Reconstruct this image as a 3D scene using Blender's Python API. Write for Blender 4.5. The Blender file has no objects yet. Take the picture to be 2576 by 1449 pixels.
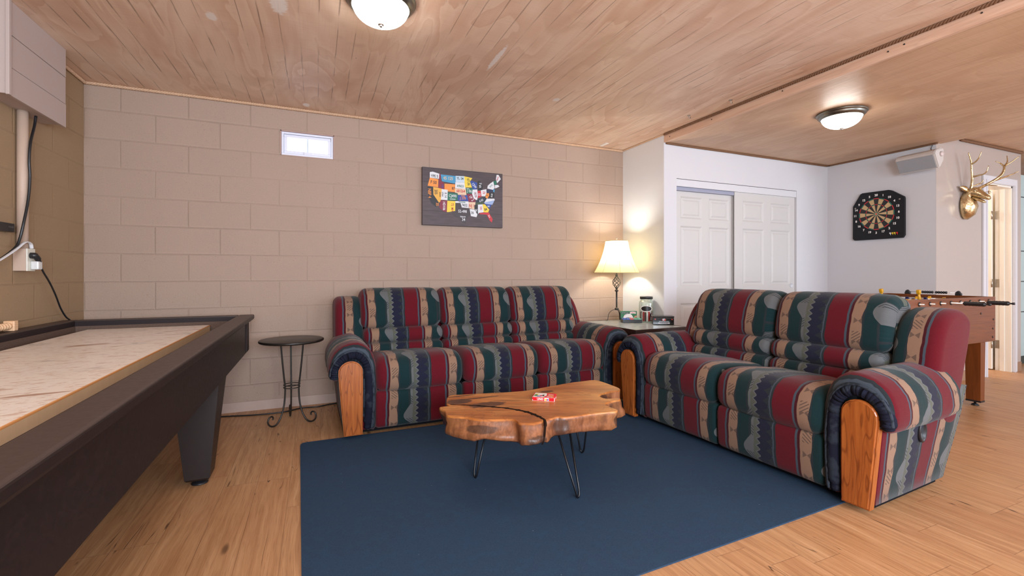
import bpy, bmesh, math, random
from mathutils import Vector, Matrix
random.seed(7)
PI = math.pi
SC = bpy.context.scene
COL = SC.collection

# ------------------------------------------------------------------ camera, sky, exposure, big lights
F_PX, YAW = 1151.6, 0.40404578
cam_d = bpy.data.cameras.new('camera')
cam_d.sensor_width = 36.0
cam_d.lens = 36.0 * F_PX / 2576.0
cam_d.shift_y = -35.6 / 2576.0
cam_d.clip_start = 0.02
cam = bpy.data.objects.new('camera', cam_d)
COL.objects.link(cam)
cam.location = (1.4936, -4.1168, 1.0749)
cam.rotation_euler = (PI / 2, 0, -YAW)
SC.camera = cam

world = bpy.data.worlds.new('daylight')
SC.world = world
world.use_nodes = True
wn = world.node_tree.nodes
wn['Background'].inputs[0].default_value = (0.62, 0.76, 1.0, 1)
wn['Background'].inputs[1].default_value = 1.2

SC.view_settings.view_transform = 'Standard'
SC.view_settings.look = 'None'
SC.view_settings.gamma = 1.0
SC.view_settings.use_curve_mapping = False
SC.view_settings.exposure = 0.16
SC.cycles.use_denoising = True
SC.cycles.max_bounces = 8
SC.cycles.diffuse_bounces = 5
SC.cycles.glossy_bounces = 3
SC.cycles.transmission_bounces = 8
SC.cycles.transparent_max_bounces = 8
SC.cycles.sample_clamp_indirect = 6.0
SC.cycles.caustics_reflective = False
SC.cycles.caustics_refractive = False


def area(name, loc, rot, sx, sy, power, col):
    d = bpy.data.lights.new(name, 'AREA')
    d.shape = 'RECTANGLE'
    d.size, d.size_y = sx, sy
    d.energy = power
    d.color = col
    o = bpy.data.objects.new(name, d)
    COL.objects.link(o)
    o.location = loc
    o.rotation_euler = rot
    return o


def point(name, loc, power, col, r=0.05):
    d = bpy.data.lights.new(name, 'POINT')
    d.energy = power
    d.color = col
    d.shadow_soft_size = r
    o = bpy.data.objects.new(name, d)
    COL.objects.link(o)
    o.location = loc
    return o


FRONT = -6.4        # the window wall behind the camera
DAY = (0.78, 0.88, 1.0)
# daylight coming in through the two windows and the glazed door of the wall behind the camera
area('window_daylight', (1.75, FRONT - 0.02, 1.5), (PI / 2, 0, 0), 1.8, 1.2, 190, DAY)
area('window_daylight', (4.3, FRONT - 0.02, 1.5), (PI / 2, 0, 0), 1.8, 1.2, 85, DAY)
area('window_daylight', (8.1, FRONT - 0.02, 1.15), (PI / 2, 0, 0), 2.2, 2.0, 125, DAY)
LAMP = (1.0, 0.86, 0.68)
DOME_E = 21.0

# ------------------------------------------------------------------ node expression helper


class V:
    def __init__(s, b, sock):
        s.b, s.s = b, sock

    def __add__(s, o): return s.b.m('ADD', s, o)
    def __radd__(s, o): return s.b.m('ADD', o, s)
    def __sub__(s, o): return s.b.m('SUBTRACT', s, o)
    def __rsub__(s, o): return s.b.m('SUBTRACT', o, s)
    def __mul__(s, o): return s.b.m('MULTIPLY', s, o)
    def __rmul__(s, o): return s.b.m('MULTIPLY', o, s)
    def __truediv__(s, o): return s.b.m('DIVIDE', s, o)
    def __lt__(s, o): return s.b.m('LESS_THAN', s, o)
    def __gt__(s, o): return s.b.m('GREATER_THAN', s, o)
    def mod(s, o): return s.b.m('FLOORED_MODULO', s, o)
    def floor(s): return s.b.m('FLOOR', s)
    def abs(s): return s.b.m('ABSOLUTE', s)
    def sin(s): return s.b.m('SINE', s)
    def min(s, o): return s.b.m('MINIMUM', s, o)
    def max(s, o): return s.b.m('MAXIMUM', s, o)
    def clamp(s): return s.b.m('MINIMUM', s.b.m('MAXIMUM', s, 0.0), 1.0)
    def pow(s, o): return s.b.m('POWER', s, o)


class B:
    """builds one node material"""

    def __init__(s, name, rough=0.6, spec=0.5, metal=0.0):
        s.mat = bpy.data.materials.new(name)
        s.mat.use_nodes = True
        s.nt = s.mat.node_tree
        s.N = s.nt.nodes
        s.p = s.N['Principled BSDF']
        s.p.inputs['Roughness'].default_value = rough
        s.p.inputs['Specular IOR Level'].default_value = spec
        s.p.inputs['Metallic'].default_value = metal

    def put(s, inp, v):
        if isinstance(v, V):
            s.nt.links.new(v.s, inp)
        elif isinstance(v, (tuple, list)):
            inp.default_value = tuple(v) + ((1,) if len(v) == 3 and len(inp.default_value) == 4 else ())
        else:
            inp.default_value = v

    def m(s, op, a, b=0.0, c=None):
        n = s.N.new('ShaderNodeMath')
        n.operation = op
        s.put(n.inputs[0], a)
        s.put(n.inputs[1], b)
        if c is not None:
            s.put(n.inputs[2], c)
        return V(s, n.outputs[0])

    def coords(s, kind='Object'):
        n = s.N.new('ShaderNodeTexCoord')
        sp = s.N.new('ShaderNodeSeparateXYZ')
        s.nt.links.new(n.outputs[kind], sp.inputs[0])
        return V(s, n.outputs[kind]), V(s, sp.outputs[0]), V(s, sp.outputs[1]), V(s, sp.outputs[2])

    def xyz(s, x=0.0, y=0.0, z=0.0):
        n = s.N.new('ShaderNodeCombineXYZ')
        s.put(n.inputs[0], x); s.put(n.inputs[1], y); s.put(n.inputs[2], z)
        return V(s, n.outputs[0])

    def noise(s, vec, scale=5.0, detail=2.0, rough=0.5, dist=0.0):
        n = s.N.new('ShaderNodeTexNoise')
        s.put(n.inputs['Vector'], vec)
        n.inputs['Scale'].default_value = scale
        n.inputs['Detail'].default_value = detail
        n.inputs['Roughness'].default_value = rough
        n.inputs['Distortion'].default_value = dist
        return V(s, n.outputs[0])

    def rnd(s, vec):
        n = s.N.new('ShaderNodeTexWhiteNoise')
        n.noise_dimensions = '3D'
        s.put(n.inputs['Vector'], vec)
        return V(s, n.outputs[0])

    def voro(s, vec, scale):
        n = s.N.new('ShaderNodeTexVoronoi')
        s.put(n.inputs['Vector'], vec)
        n.inputs['Scale'].default_value = scale
        sp = s.N.new('ShaderNodeSeparateXYZ')
        s.nt.links.new(n.outputs['Color'], sp.inputs[0])
        return V(s, n.outputs['Distance']), V(s, sp.outputs[0])

    def ramp(s, f, stops, const=False):
        n = s.N.new('ShaderNodeValToRGB')
        r = n.color_ramp
        r.interpolation = 'CONSTANT' if const else 'LINEAR'
        while len(r.elements) < len(stops):
            r.elements.new(0.5)
        for e, (p, c) in zip(r.elements, stops):
            e.position = p
        for e, (p, c) in zip(r.elements, stops):
            e.color = (c, c, c, 1) if not isinstance(c, (tuple, list)) else tuple(c) + (1,)
        s.put(n.inputs[0], f)
        return V(s, n.outputs[0])

    def step(s, f, a, b):
        """0 below a, 1 above b"""
        n = s.N.new('ShaderNodeMapRange')
        n.interpolation_type = 'SMOOTHSTEP'
        s.put(n.inputs[0], f)
        s.put(n.inputs[1], a); s.put(n.inputs[2], b)
        return V(s, n.outputs[0])

    def mix(s, f, a, b, mode='MIX'):
        n = s.N.new('ShaderNodeMix')
        n.data_type = 'RGBA'
        n.blend_type = mode
        s.put(n.inputs[0], f)
        s.put(n.inputs[6], a if isinstance(a, V) else tuple(a) + (1,) if isinstance(a, (tuple, list)) else (a, a, a, 1))
        s.put(n.inputs[7], b if isinstance(b, V) else tuple(b) + (1,) if isinstance(b, (tuple, list)) else (b, b, b, 1))
        return V(s, n.outputs[2])

    def col(s, c):
        s.put(s.p.inputs['Base Color'], c)
        return s

    def bump(s, h, strength=0.3, dist=0.01):
        n = s.N.new('ShaderNodeBump')
        n.inputs['Strength'].default_value = strength
        n.inputs['Distance'].default_value = dist
        s.put(n.inputs['Height'], h)
        s.nt.links.new(n.outputs[0], s.p.inputs['Normal'])
        return s

    def rough(s, v):
        s.put(s.p.inputs['Roughness'], v)
        return s


def lin(r, g, b):
    f = lambda c: (c / 255 / 12.92) if c / 255 <= 0.04045 else ((c / 255 + 0.055) / 1.055) ** 2.4
    return (f(r), f(g), f(b))


def plain(name, c, rough=0.5, spec=0.5, metal=0.0, var=0.06, scale=20.0, bump=0.0):
    b = B(name, rough, spec, metal)
    vec, x, y, z = b.coords()
    n = b.noise(vec, scale, 3)
    dark = tuple(v * (1 - var) for v in c)
    lite = tuple(min(1, v * (1 + var)) for v in c)
    b.col(b.mix(n, dark, lite))
    if bump:
        b.bump(b.noise(vec, scale * 8, 2), bump, 0.002)
    return b.mat


def emis(name, c, e):
    b = B(name, 0.4)
    b.col(c)
    b.put(b.p.inputs['Emission Color'], c)
    b.p.inputs['Emission Strength'].default_value = e
    return b.mat


U = 0.2032


def block_wall(name, axis, odd, base):
    """painted concrete blocks, 16 x 8 inch running bond"""
    b = B(name, 0.62, 0.35)
    vec, x, y, z = b.coords()
    u = x if axis == 'x' else y * -1.0
    wob = (b.noise(vec, 1.7, 2) - 0.5) * 0.012
    row = ((z + wob) / U).floor()
    par = (row + odd).mod(2.0)
    uu = (u + wob + par * U + 0.0).mod(2 * U)
    du = uu.min(2 * U - uu)
    zz = (z + wob).mod(U)
    dz = zz.min(U - zz)
    fade = b.step(b.noise(vec, 0.9, 2), 0.30, 0.62)
    jv = (1.0 - b.step(du, 0.002, 0.007))
    jh = (1.0 - b.step(dz, 0.002, 0.008))
    nofloor = z > 0.1
    j = jv.max(jh) * (0.35 + fade * 0.65) * nofloor
    edge_hi = (b.step(zz, 0.004, 0.008) * (1.0 - b.step(zz, 0.010, 0.016))) * fade * nofloor
    fine = b.noise(vec, 210, 3, 0.6)
    pit = 1.0 - b.step(b.noise(vec, 85, 3, 0.65), 0.31, 0.38)
    pit = pit * b.step(b.noise(vec, 3.1, 2), 0.36, 0.6)
    big = b.noise(vec, 1.1, 3)
    rowc = b.rnd(b.xyz(((u + wob + par * U) / (2 * U)).floor(), row, 3.0))
    c = b.mix(big, tuple(v * 0.93 for v in base), tuple(v * 1.05 for v in base))
    c = b.mix(rowc * 0.10, c, tuple(v * 0.75 for v in base))
    c = b.mix(j * 0.30, c, tuple(v * 0.55 for v in base))
    c = b.mix(edge_hi * 0.20, c, tuple(min(1, v * 1.45) for v in base))
    c = b.mix(pit * 0.45, c, tuple(v * 0.5 for v in base))
    c = b.mix(b.step(fine, 0.45, 0.72) * 0.30, c, tuple(v * 0.62 for v in base))
    c = b.mix(b.step(b.noise(vec, 120, 3, 0.6), 0.52, 0.72) * 0.22, c, tuple(min(1, v * 1.3) for v in base))
    b.col(c)
    b.bump(fine * 0.45 + b.noise(vec, 90, 3, 0.6) * 0.4 - j * 1.0 - pit * 0.6, 0.6, 0.004)
    return b.mat


def painted_wall(name, base, rough=0.55, spec=0.4, bump=0.12):
    b = B(name, rough, spec)
    vec, x, y, z = b.coords()
    n = b.noise(vec, 140, 3, 0.6)
    c = b.mix(b.noise(vec, 1.3, 2), tuple(v * 0.97 for v in base), tuple(min(1, v * 1.02) for v in base))
    c = b.mix(b.step(n, 0.45, 0.8) * 0.07, c, tuple(v * 0.6 for v in base))
    b.col(c)
    b.bump(n, bump, 0.003)
    return b.mat


def plank_floor(name):
    b = B(name, 0.34, 0.5)
    vec, x, y, z = b.coords()
    W, L = 0.152, 0.92
    ix = (x / W).floor()
    off = b.rnd(b.xyz(ix, 5.0, 1.0)) * L
    iy = ((y + off) / L).floor()
    r1 = b.rnd(b.xyz(ix, iy, 0.0))
    r2 = b.rnd(b.xyz(ix, iy, 9.0))
    px, py = x.mod(W), (y + off).mod(L)
    dx = px.min(W - px)
    dy = py.min(L - py)
    seam = (1.0 - b.step(dx, 0.0006, 0.0016)).max(1.0 - b.step(dy, 0.0006, 0.0018))
    warp = b.noise(b.xyz(x * 3.0 + r1 * 40.0, y * 1.1 + r2 * 30.0, 0.0), 1.0, 3) * 0.10
    g = b.noise(b.xyz((x + warp) * 42.0 + r1 * 90.0, y * 1.6 + r2 * 50.0, 0.0), 1.0, 6, 0.65)
    fine = b.noise(b.xyz((x + warp * 0.5) * 230.0, y * 7.0 + r1 * 20.0, 0.0), 1.0, 3, 0.6)
    cloud = b.noise(b.xyz(x * 5.0 + r2 * 33.0, y * 1.4, 0.0), 1.0, 4, 0.6)
    # long dark cracks following the grain
    cw = b.noise(b.xyz(x * 14.0 + r1 * 70.0, y * 0.9 + r2 * 40.0, 0.0), 1.0, 2, 0.5, 0.2)
    crack = (1.0 - b.step((cw - 0.5).abs(), 0.001, 0.007)) * b.step(b.noise(b.xyz(x * 9.0, y * 3.1, 4.0), 1.0, 2), 0.52, 0.60)
    kd, kr = b.voro(b.xyz(x * 6.0, y * 1.9, 0.0), 1.0)
    knot = (1.0 - b.step(kd, 0.045, 0.11)) * (kr > 0.72)
    c = b.ramp(g, [(0.25, lin(158, 112, 74)), (0.48, lin(190, 145, 102)), (0.62, lin(202, 158, 115)), (0.8, lin(218, 180, 140))])
    c = b.mix(r1 * 0.28, c, lin(176, 116, 72))
    c = b.mix(b.step(cloud, 0.5, 0.75) * 0.35, c, lin(148, 96, 60))
    c = b.mix(b.step(fine, 0.48, 0.70) * 0.42, c, lin(140, 92, 56))
    c = b.mix(crack * 0.85, c, lin(66, 40, 26))
    c = b.mix(knot * 0.75, c, lin(84, 54, 34))
    c = b.mix(seam * 0.45, c, lin(96, 62, 40))
    b.col(c)
    b.rough(0.36 + g * 0.12)
    b.bump(fine * 0.3 - seam - crack * 0.6, 0.25, 0.0012)
    return b.mat


def ply_ceiling(name, tint, groove=0.096, seed=0.0, gstr=1.0, spots=()):
    """stained plywood, grain and shallow grooves along Y"""
    b = B(name, 0.42, 0.45)
    vec, x, y, z = b.coords()
    wx = x + (b.noise(b.xyz(x * 1.2 + seed, y * 0.55, 0.0), 1.0, 2) - 0.5) * 0.35
    cath = b.noise(b.xyz(wx * 3.2 + seed, y * 0.75 + seed, 0.0), 1.0, 3, 0.5, 0.7)
    ring = (cath * 7.0).mod(1.0)
    ringb = ring * (1.0 - b.step(ring, 0.93, 1.0))
    blot = b.noise(b.xyz(x * 1.1 + 3.0 + seed, y * 0.9, 0.0), 1.0, 3, 0.6)
    cross = b.noise(b.xyz(x * 6.0, y * 130.0, 0.0), 1.0, 3, 0.7)
    fib = b.noise(b.xyz(x * 150.0, y * 4.0, 0.0), 1.0, 3, 0.6)
    gx = (x + 0.03).mod(groove)
    gi = ((x + 0.03) / groove).floor()
    dg = gx.min(groove - gx)
    r = b.rnd(b.xyz(gi, seed, 2.0))
    vis = b.step(b.noise(b.xyz(gi * 3.7 + r * 20.0, y * 2.6, seed), 1.0, 3), 0.48, 0.60)
    gr = (1.0 - b.step(dg, 0.0012, 0.0055)) * (0.05 + vis * 0.95) * gstr
    lo, mid, hi = tint
    c = b.mix(b.step(blot, 0.3, 0.7), lo, mid)
    c = b.mix(ringb * 0.50, c, hi)
    c = b.mix(b.step(cath, 0.50, 0.62) * 0.40, c, hi)
    c = b.mix(b.step(b.noise(b.xyz(wx * 2.1, y * 1.3, 7.0 + seed), 1.0, 3, 0.6, 0.5), 0.52, 0.60) * 0.30, c, tuple(v * 0.86 for v in lo))
    c = b.mix(b.step(cross, 0.5, 0.75) * 0.16, c, tuple(v * 0.6 for v in lo))
    c = b.mix(b.step(fib, 0.5, 0.75) * 0.13, c, tuple(v * 0.6 for v in lo))
    c = b.mix(gr * 0.72, c, tuple(v * 0.34 for v in lo))
    kd, kr = b.voro(b.xyz(x * 5.2, y * 5.2, 0.0), 1.0)
    nail = (1.0 - b.step(kd, 0.016, 0.026)) * (kr > 0.35)
    c = b.mix(nail * 0.85, c, (0.03, 0.025, 0.02))
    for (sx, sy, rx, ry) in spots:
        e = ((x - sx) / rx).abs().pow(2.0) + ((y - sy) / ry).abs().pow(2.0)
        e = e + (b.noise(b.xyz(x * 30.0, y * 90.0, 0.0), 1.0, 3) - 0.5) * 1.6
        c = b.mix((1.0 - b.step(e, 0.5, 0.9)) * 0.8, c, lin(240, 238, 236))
    b.col(c)
    b.rough(0.30 + cross * 0.28)
    b.bump(cross * 0.5 - gr * 0.9 + fib * 0.2, 0.30, 0.002)
    return b.mat


def wood(name, lo, hi, axis='z', scale=1.0, rough=0.35, dark=None, var=1.0):
    b = B(name, rough, 0.5)
    vec, x, y, z = b.coords()
    a = {'x': (y, z, x), 'y': (x, z, y), 'z': (x, y, z)}[axis]
    w = b.noise(b.xyz(a[0] * 7.0 * scale, a[1] * 7.0 * scale, a[2] * 0.9 * scale), 1.0, 2)
    g = b.noise(b.xyz(a[0] * 55.0 * scale + w * 6.0, a[1] * 55.0 * scale + w * 6.0, a[2] * 2.2 * scale), 1.0, 5, 0.6)
    rings = ((w * 14.0).mod(1.0))
    rl = (1.0 - b.step((rings - 0.5).abs(), 0.0, 0.16))
    c = b.mix(b.step(g, 0.3, 0.7), lo, hi)
    c = b.mix(rl * 0.35 * var, c, dark or tuple(v * 0.5 for v in lo))
    b.col(c)
    b.bump(g, 0.12, 0.001)
    return b.mat


def metal(name, c, rough=0.4, m=1.0):
    return plain(name, c, rough, 0.5, m, 0.15, 40)


# ------------------------------------------------------------------ woven sofa cloth: u across the stripes, v along them (metres, from the UV map)
CR, CRD = lin(92, 13, 26), lin(64, 11, 21)
TAN, GRN, NAV = lin(138, 112, 93), lin(15, 43, 46), lin(28, 31, 50)
SAGE, LENS, SLATE, CHAR = lin(84, 88, 78), lin(94, 97, 99), lin(66, 76, 87), lin(37, 44, 48)


def cloth(name, phase=0.0):
    b = B(name, 0.92, 0.15)
    b.p.inputs['Sheen Weight'].default_value = 0.12
    vec, u0, v, _ = b.coords('UV')
    P = 0.407
    wig = (b.noise(b.xyz(u0 * 3.0, v * 9.0, 0.0), 1.0, 2) - 0.5) * 0.020
    u = (u0 + phase + wig).mod(P) / P                       # 0..1
    s = 1.0 / P
    tri = lambda t, per: ((t / per).mod(1.0) * 2.0 - 1.0).abs()      # 1..0..1
    grey = (0.0, 0.022)
    c = b.ramp(u, [(0.0, SLATE), (0.024, CRD), (0.055, TAN), (0.200, GRN), (0.375, CHAR), (0.395, GRN), (0.405, SAGE),
                   (0.530, NAV), (0.690, SLATE), (0.722, CHAR), (0.750, CR)], True)
    # rounded dark edge of the tan band
    sc = (v * 22.0).sin().abs()
    c = b.mix((u > 0.178 + sc * 0.022) * (u < 0.215), c, CHAR)
    # pale leaf shapes growing into the green
    lf = ((v + 0.05) * (2 * PI / 0.30)).sin()
    lf = lf.max(0.0).pow(1.25)
    leaf_edge = 0.412 - lf * (0.115 + (b.noise(b.xyz(u0 * 2.0, v * 6.0, 3.0), 1.0, 2) - 0.5) * 0.08)
    inleaf = (u > leaf_edge) * (u < 0.445)
    hatch = b.m('GREATER_THAN', ((u * P * 0.9 - v) / 0.016).mod(1.0), 0.62)
    hz = (((v + 0.03) / 0.15).mod(1.0) > 0.55) * (((v + 0.03) / 0.15).mod(1.0) < 0.92)
    lc = b.mix(hatch * hz * 0.8, LENS, CHAR)
    c = b.mix(inleaf, c, lc)
    # zigzag borders
    z1 = tri(v, 0.036)
    c = b.mix((u > 0.49 + z1 * 0.055) * (u < 0.60), c, NAV)
    c = b.mix((u > 0.40) * (u < 0.535 - (1.0 - z1) * 0.0) * (u > 0.49 + z1 * 0.055 - 0.022) * (u < 0.49 + z1 * 0.055), c, LENS)
    z2 = tri(v + 0.02, 0.052)
    c = b.mix((u > 0.700 - (1.0 - z2).pow(1.4) * 0.085) * (u < 0.705), c, CHAR)
    # bow-tie marks and pencil strokes in the tan band
    tv = (((v + 0.02) / 0.115).mod(1.0) - 0.5) * 0.115
    ut = (u - 0.140) / 0.052
    bow = (tv.abs() < ut.abs() * 0.017) * (ut.abs() < 1.0)
    ht = (((v) / 0.26).mod(1.0) > 0.60) * (((v) / 0.26).mod(1.0) < 0.80)
    strokes = b.m('GREATER_THAN', ((u * P * 0.8 - v) / 0.017).mod(1.0), 0.66) * (u > 0.085) * (u < 0.185)
    c = b.mix(bow * (1.0 - ht) * (u > 0.07) * (u < 0.19) * 0.66, c, CHAR)
    c = b.mix(strokes * ht * 0.75, c, CHAR)
    # thread texture
    th = ((u0 * 420.0).sin() * 0.5 + 0.5)
    tv2 = ((v * 1500.0).sin() * 0.5 + 0.5)
    intan = (u > 0.055) * (u < 0.19)
    c = b.mix(intan * tv2 * 0.30, c, lin(140, 96, 74))
    fz = b.noise(b.xyz(u0 * 1.0, v * 1.0, 0.0), 520, 2, 0.6)
    c = b.mix(b.step(fz, 0.45, 0.8) * 0.35, c, b.mix(0.75, c, (0.0, 0.0, 0.0)))
    c = b.mix(b.step(fz, 0.55, 0.85) * 0.10, c, (0.5, 0.5, 0.5))
    b.col(c)
    b.bump(fz * 0.7 + tv2 * 0.15 + b.noise(vec, 24, 2) * 1.2, 0.35, 0.003)
    return b.mat


def cloth_plain(name, c1, c2, scale=30.0):
    b = B(name, 0.9, 0.15)
    vec, x, y, z = b.coords()
    n = b.noise(vec, scale, 3)
    f = b.noise(vec, 420, 2)
    c = b.mix(b.step(n, 0.5, 0.62), c1, c2)
    c = b.mix(f * 0.35, c, (0.005, 0.005, 0.008))
    b.col(c)
    b.bump(f, 0.3, 0.002)
    return b.mat


def rug_mat():
    b = B('rug_pile', 0.97, 0.06)
    vec, x, y, z = b.coords()
    f = b.noise(b.xyz(x * 1.0, y * 1.6, z), 260, 3, 0.7)
    m = b.noise(vec, 22, 4, 0.6)
    g = b.noise(vec, 2.2, 2)
    c = b.mix(f, lin(26, 41, 62), lin(70, 92, 114))
    c = b.mix(b.step(m, 0.45, 0.7) * 0.35, c, lin(50, 82, 106))
    c = b.mix(g * 0.25, c, lin(50, 68, 104))
    d, r = b.voro(vec, 34)
    c = b.mix((1.0 - b.step(d, 0.035, 0.06)) * (r > 0.965) * 0.8, c, lin(190, 200, 205))
    b.col(c)
    b.bump(f + m * 0.4, 0.5, 0.006)
    return b.mat

# ------------------------------------------------------------------ mesh helpers


def link(name, bm, mat, parent=None, smooth=False, uv=False):
    me = bpy.data.meshes.new(name)
    bm.to_mesh(me)
    bm.free()
    for mm in (mat if isinstance(mat, (list, tuple)) else [mat]):
        me.materials.append(mm)
    if smooth:
        for p in me.polygons:
            p.use_smooth = True
    o = bpy.data.objects.new(name, me)
    COL.objects.link(o)
    if parent is not None:
        o.parent = parent
    return o


def thing(name, label, cat, loc=(0, 0, 0), rotz=0.0, group=None):
    o = bpy.data.objects.new(name, None)
    o.empty_display_size = 0.1
    COL.objects.link(o)
    o.location = loc
    o.rotation_euler = (0, 0, rotz)
    return tag(o, label, cat, group)


def tag(o, label, cat, group=None, kind=None):
    o['label'] = label
    o['category'] = cat
    if group:
        o['group'] = group
    if kind:
        o['kind'] = kind
    return o


def struct(o):
    o['kind'] = 'structure'
    return o


def box(bm, a, b, mi=0, bev=0.0):
    """box between two corners, optionally bevelled"""
    x0, x1 = sorted((a[0], b[0])); y0, y1 = sorted((a[1], b[1])); z0, z1 = sorted((a[2], b[2]))
    vs = [bm.verts.new(p) for p in ((x0, y0, z0), (x1, y0, z0), (x1, y1, z0), (x0, y1, z0), (x0, y0, z1), (x1, y0, z1), (x1, y1, z1), (x0, y1, z1))]
    fs = []
    for q in ((3, 2, 1, 0), (4, 5, 6, 7), (0, 1, 5, 4), (1, 2, 6, 5), (2, 3, 7, 6), (3, 0, 4, 7)):
        f = bm.faces.new([vs[i] for i in q])
        f.material_index = mi
        fs.append(f)
    if bev > 0:
        es = list({e for f in fs for e in f.edges})
        bmesh.ops.bevel(bm, geom=es, offset=bev, segments=2, affect='EDGES', profile=0.6)
    return vs


def nbox(a, b, bev=0.0):
    bm = bmesh.new()
    box(bm, a, b, 0, bev)
    return bm


def spline(pts, n=8, closed=False):
    P = [Vector(p) for p in pts]
    out = []
    m = len(P)
    rng = range(m if closed else m - 1)
    for i in rng:
        if closed:
            p0, p1, p2, p3 = P[i - 1], P[i], P[(i + 1) % m], P[(i + 2) % m]
        else:
            p0 = P[i - 1] if i else P[0] * 2 - P[1]
            p1, p2 = P[i], P[i + 1]
            p3 = P[i + 2] if i + 2 < m else P[-1] * 2 - P[-2]
        for k in range(n):
            t = k / n
            out.append(0.5 * ((2 * p1) + (p2 - p0) * t + (2 * p0 - 5 * p1 + 4 * p2 - p3) * t * t + (3 * p1 - p0 - 3 * p2 + p3) * t ** 3))
    if not closed:
        out.append(P[-1])
    return out


def tube(bm, pts, r, seg=8, mi=0, cap=True, flat=None, closed=False):
    """round tube along pts; r number or list; flat=(w,h) factors"""
    P = [Vector(p) for p in pts]
    n = len(P)
    up = None
    rings = []
    for i in range(n):
        if closed:
            t = P[(i + 1) % n] - P[i - 1]
        else:
            t = (P[min(i + 1, n - 1)] - P[max(i - 1, 0)])
        t.normalize()
        if up is None:
            a = Vector((0, 0, 1)) if abs(t.z) < 0.9 else Vector((1, 0, 0))
            up = (a - t * a.dot(t)).normalized()
        else:
            up = (up - t * up.dot(t))
            up.normalize()
        s = t.cross(up)
        rr = r[i] if isinstance(r, (list, tuple)) else r
        w, h = flat or (1, 1)
        rings.append([bm.verts.new(P[i] + (s * math.cos(2 * PI * k / seg) * w + up * math.sin(2 * PI * k / seg) * h) * rr) for k in range(seg)])
    for i in range(n if closed else n - 1):
        A, Bq = rings[i], rings[(i + 1) % n]
        for k in range(seg):
            f = bm.faces.new((A[k], A[(k + 1) % seg], Bq[(k + 1) % seg], Bq[k]))
            f.material_index = mi
            f.smooth = True
    if cap and not closed:
        bm.faces.new(rings[0][::-1]).material_index = mi
        bm.faces.new(rings[-1]).material_index = mi
    return rings


def lathe(bm, prof, seg=32, c=(0, 0, 0), mi=0, axis='z', closed=False):
    """prof: list of (radius, height)"""
    c = Vector(c)
    rings = []
    for (r, h) in prof:
        ring = []
        for k in range(seg):
            a = 2 * PI * k / seg
            if axis == 'z':
                p = Vector((r * math.cos(a), r * math.sin(a), h))
            elif axis == 'y':
                p = Vector((r * math.cos(a), h, r * math.sin(a)))
            else:
                p = Vector((h, r * math.cos(a), r * math.sin(a)))
            ring.append(bm.verts.new(c + p))
        rings.append(ring)
    m = len(rings)
    for i in range(m if closed else m - 1):
        for k in range(seg):
            A, Bq = rings[i], rings[(i + 1) % m]
            f = bm.faces.new((A[k], A[(k + 1) % seg], Bq[(k + 1) % seg], Bq[k]))
            f.material_index = mi
            f.smooth = True
    if not closed:
        for ring in (rings[0], rings[-1]):
            try:
                bm.faces.new(ring).material_index = mi
            except ValueError:
                pass
    bmesh.ops.recalc_face_normals(bm, faces=bm.faces[:])
    return rings


def prism(bm, pts, d0, d1, plane='xz', mi=0, top_mi=None):
    """closed polygon extruded between d0 and d1 along the remaining axis"""
    def P(p, d):
        return {'xz': (p[0], d, p[1]), 'xy': (p[0], p[1], d), 'yz': (d, p[0], p[1])}[plane]
    A = [bm.verts.new(P(p, d0)) for p in pts]
    Bq = [bm.verts.new(P(p, d1)) for p in pts]
    n = len(pts)
    fs = [bm.faces.new(A[::-1]), bm.faces.new(Bq)]
    for i in range(n):
        fs.append(bm.faces.new((A[i], A[(i + 1) % n], Bq[(i + 1) % n], Bq[i])))
    for f in fs:
        f.material_index = mi
    bmesh.ops.recalc_face_normals(bm, faces=fs)
    return fs


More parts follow.
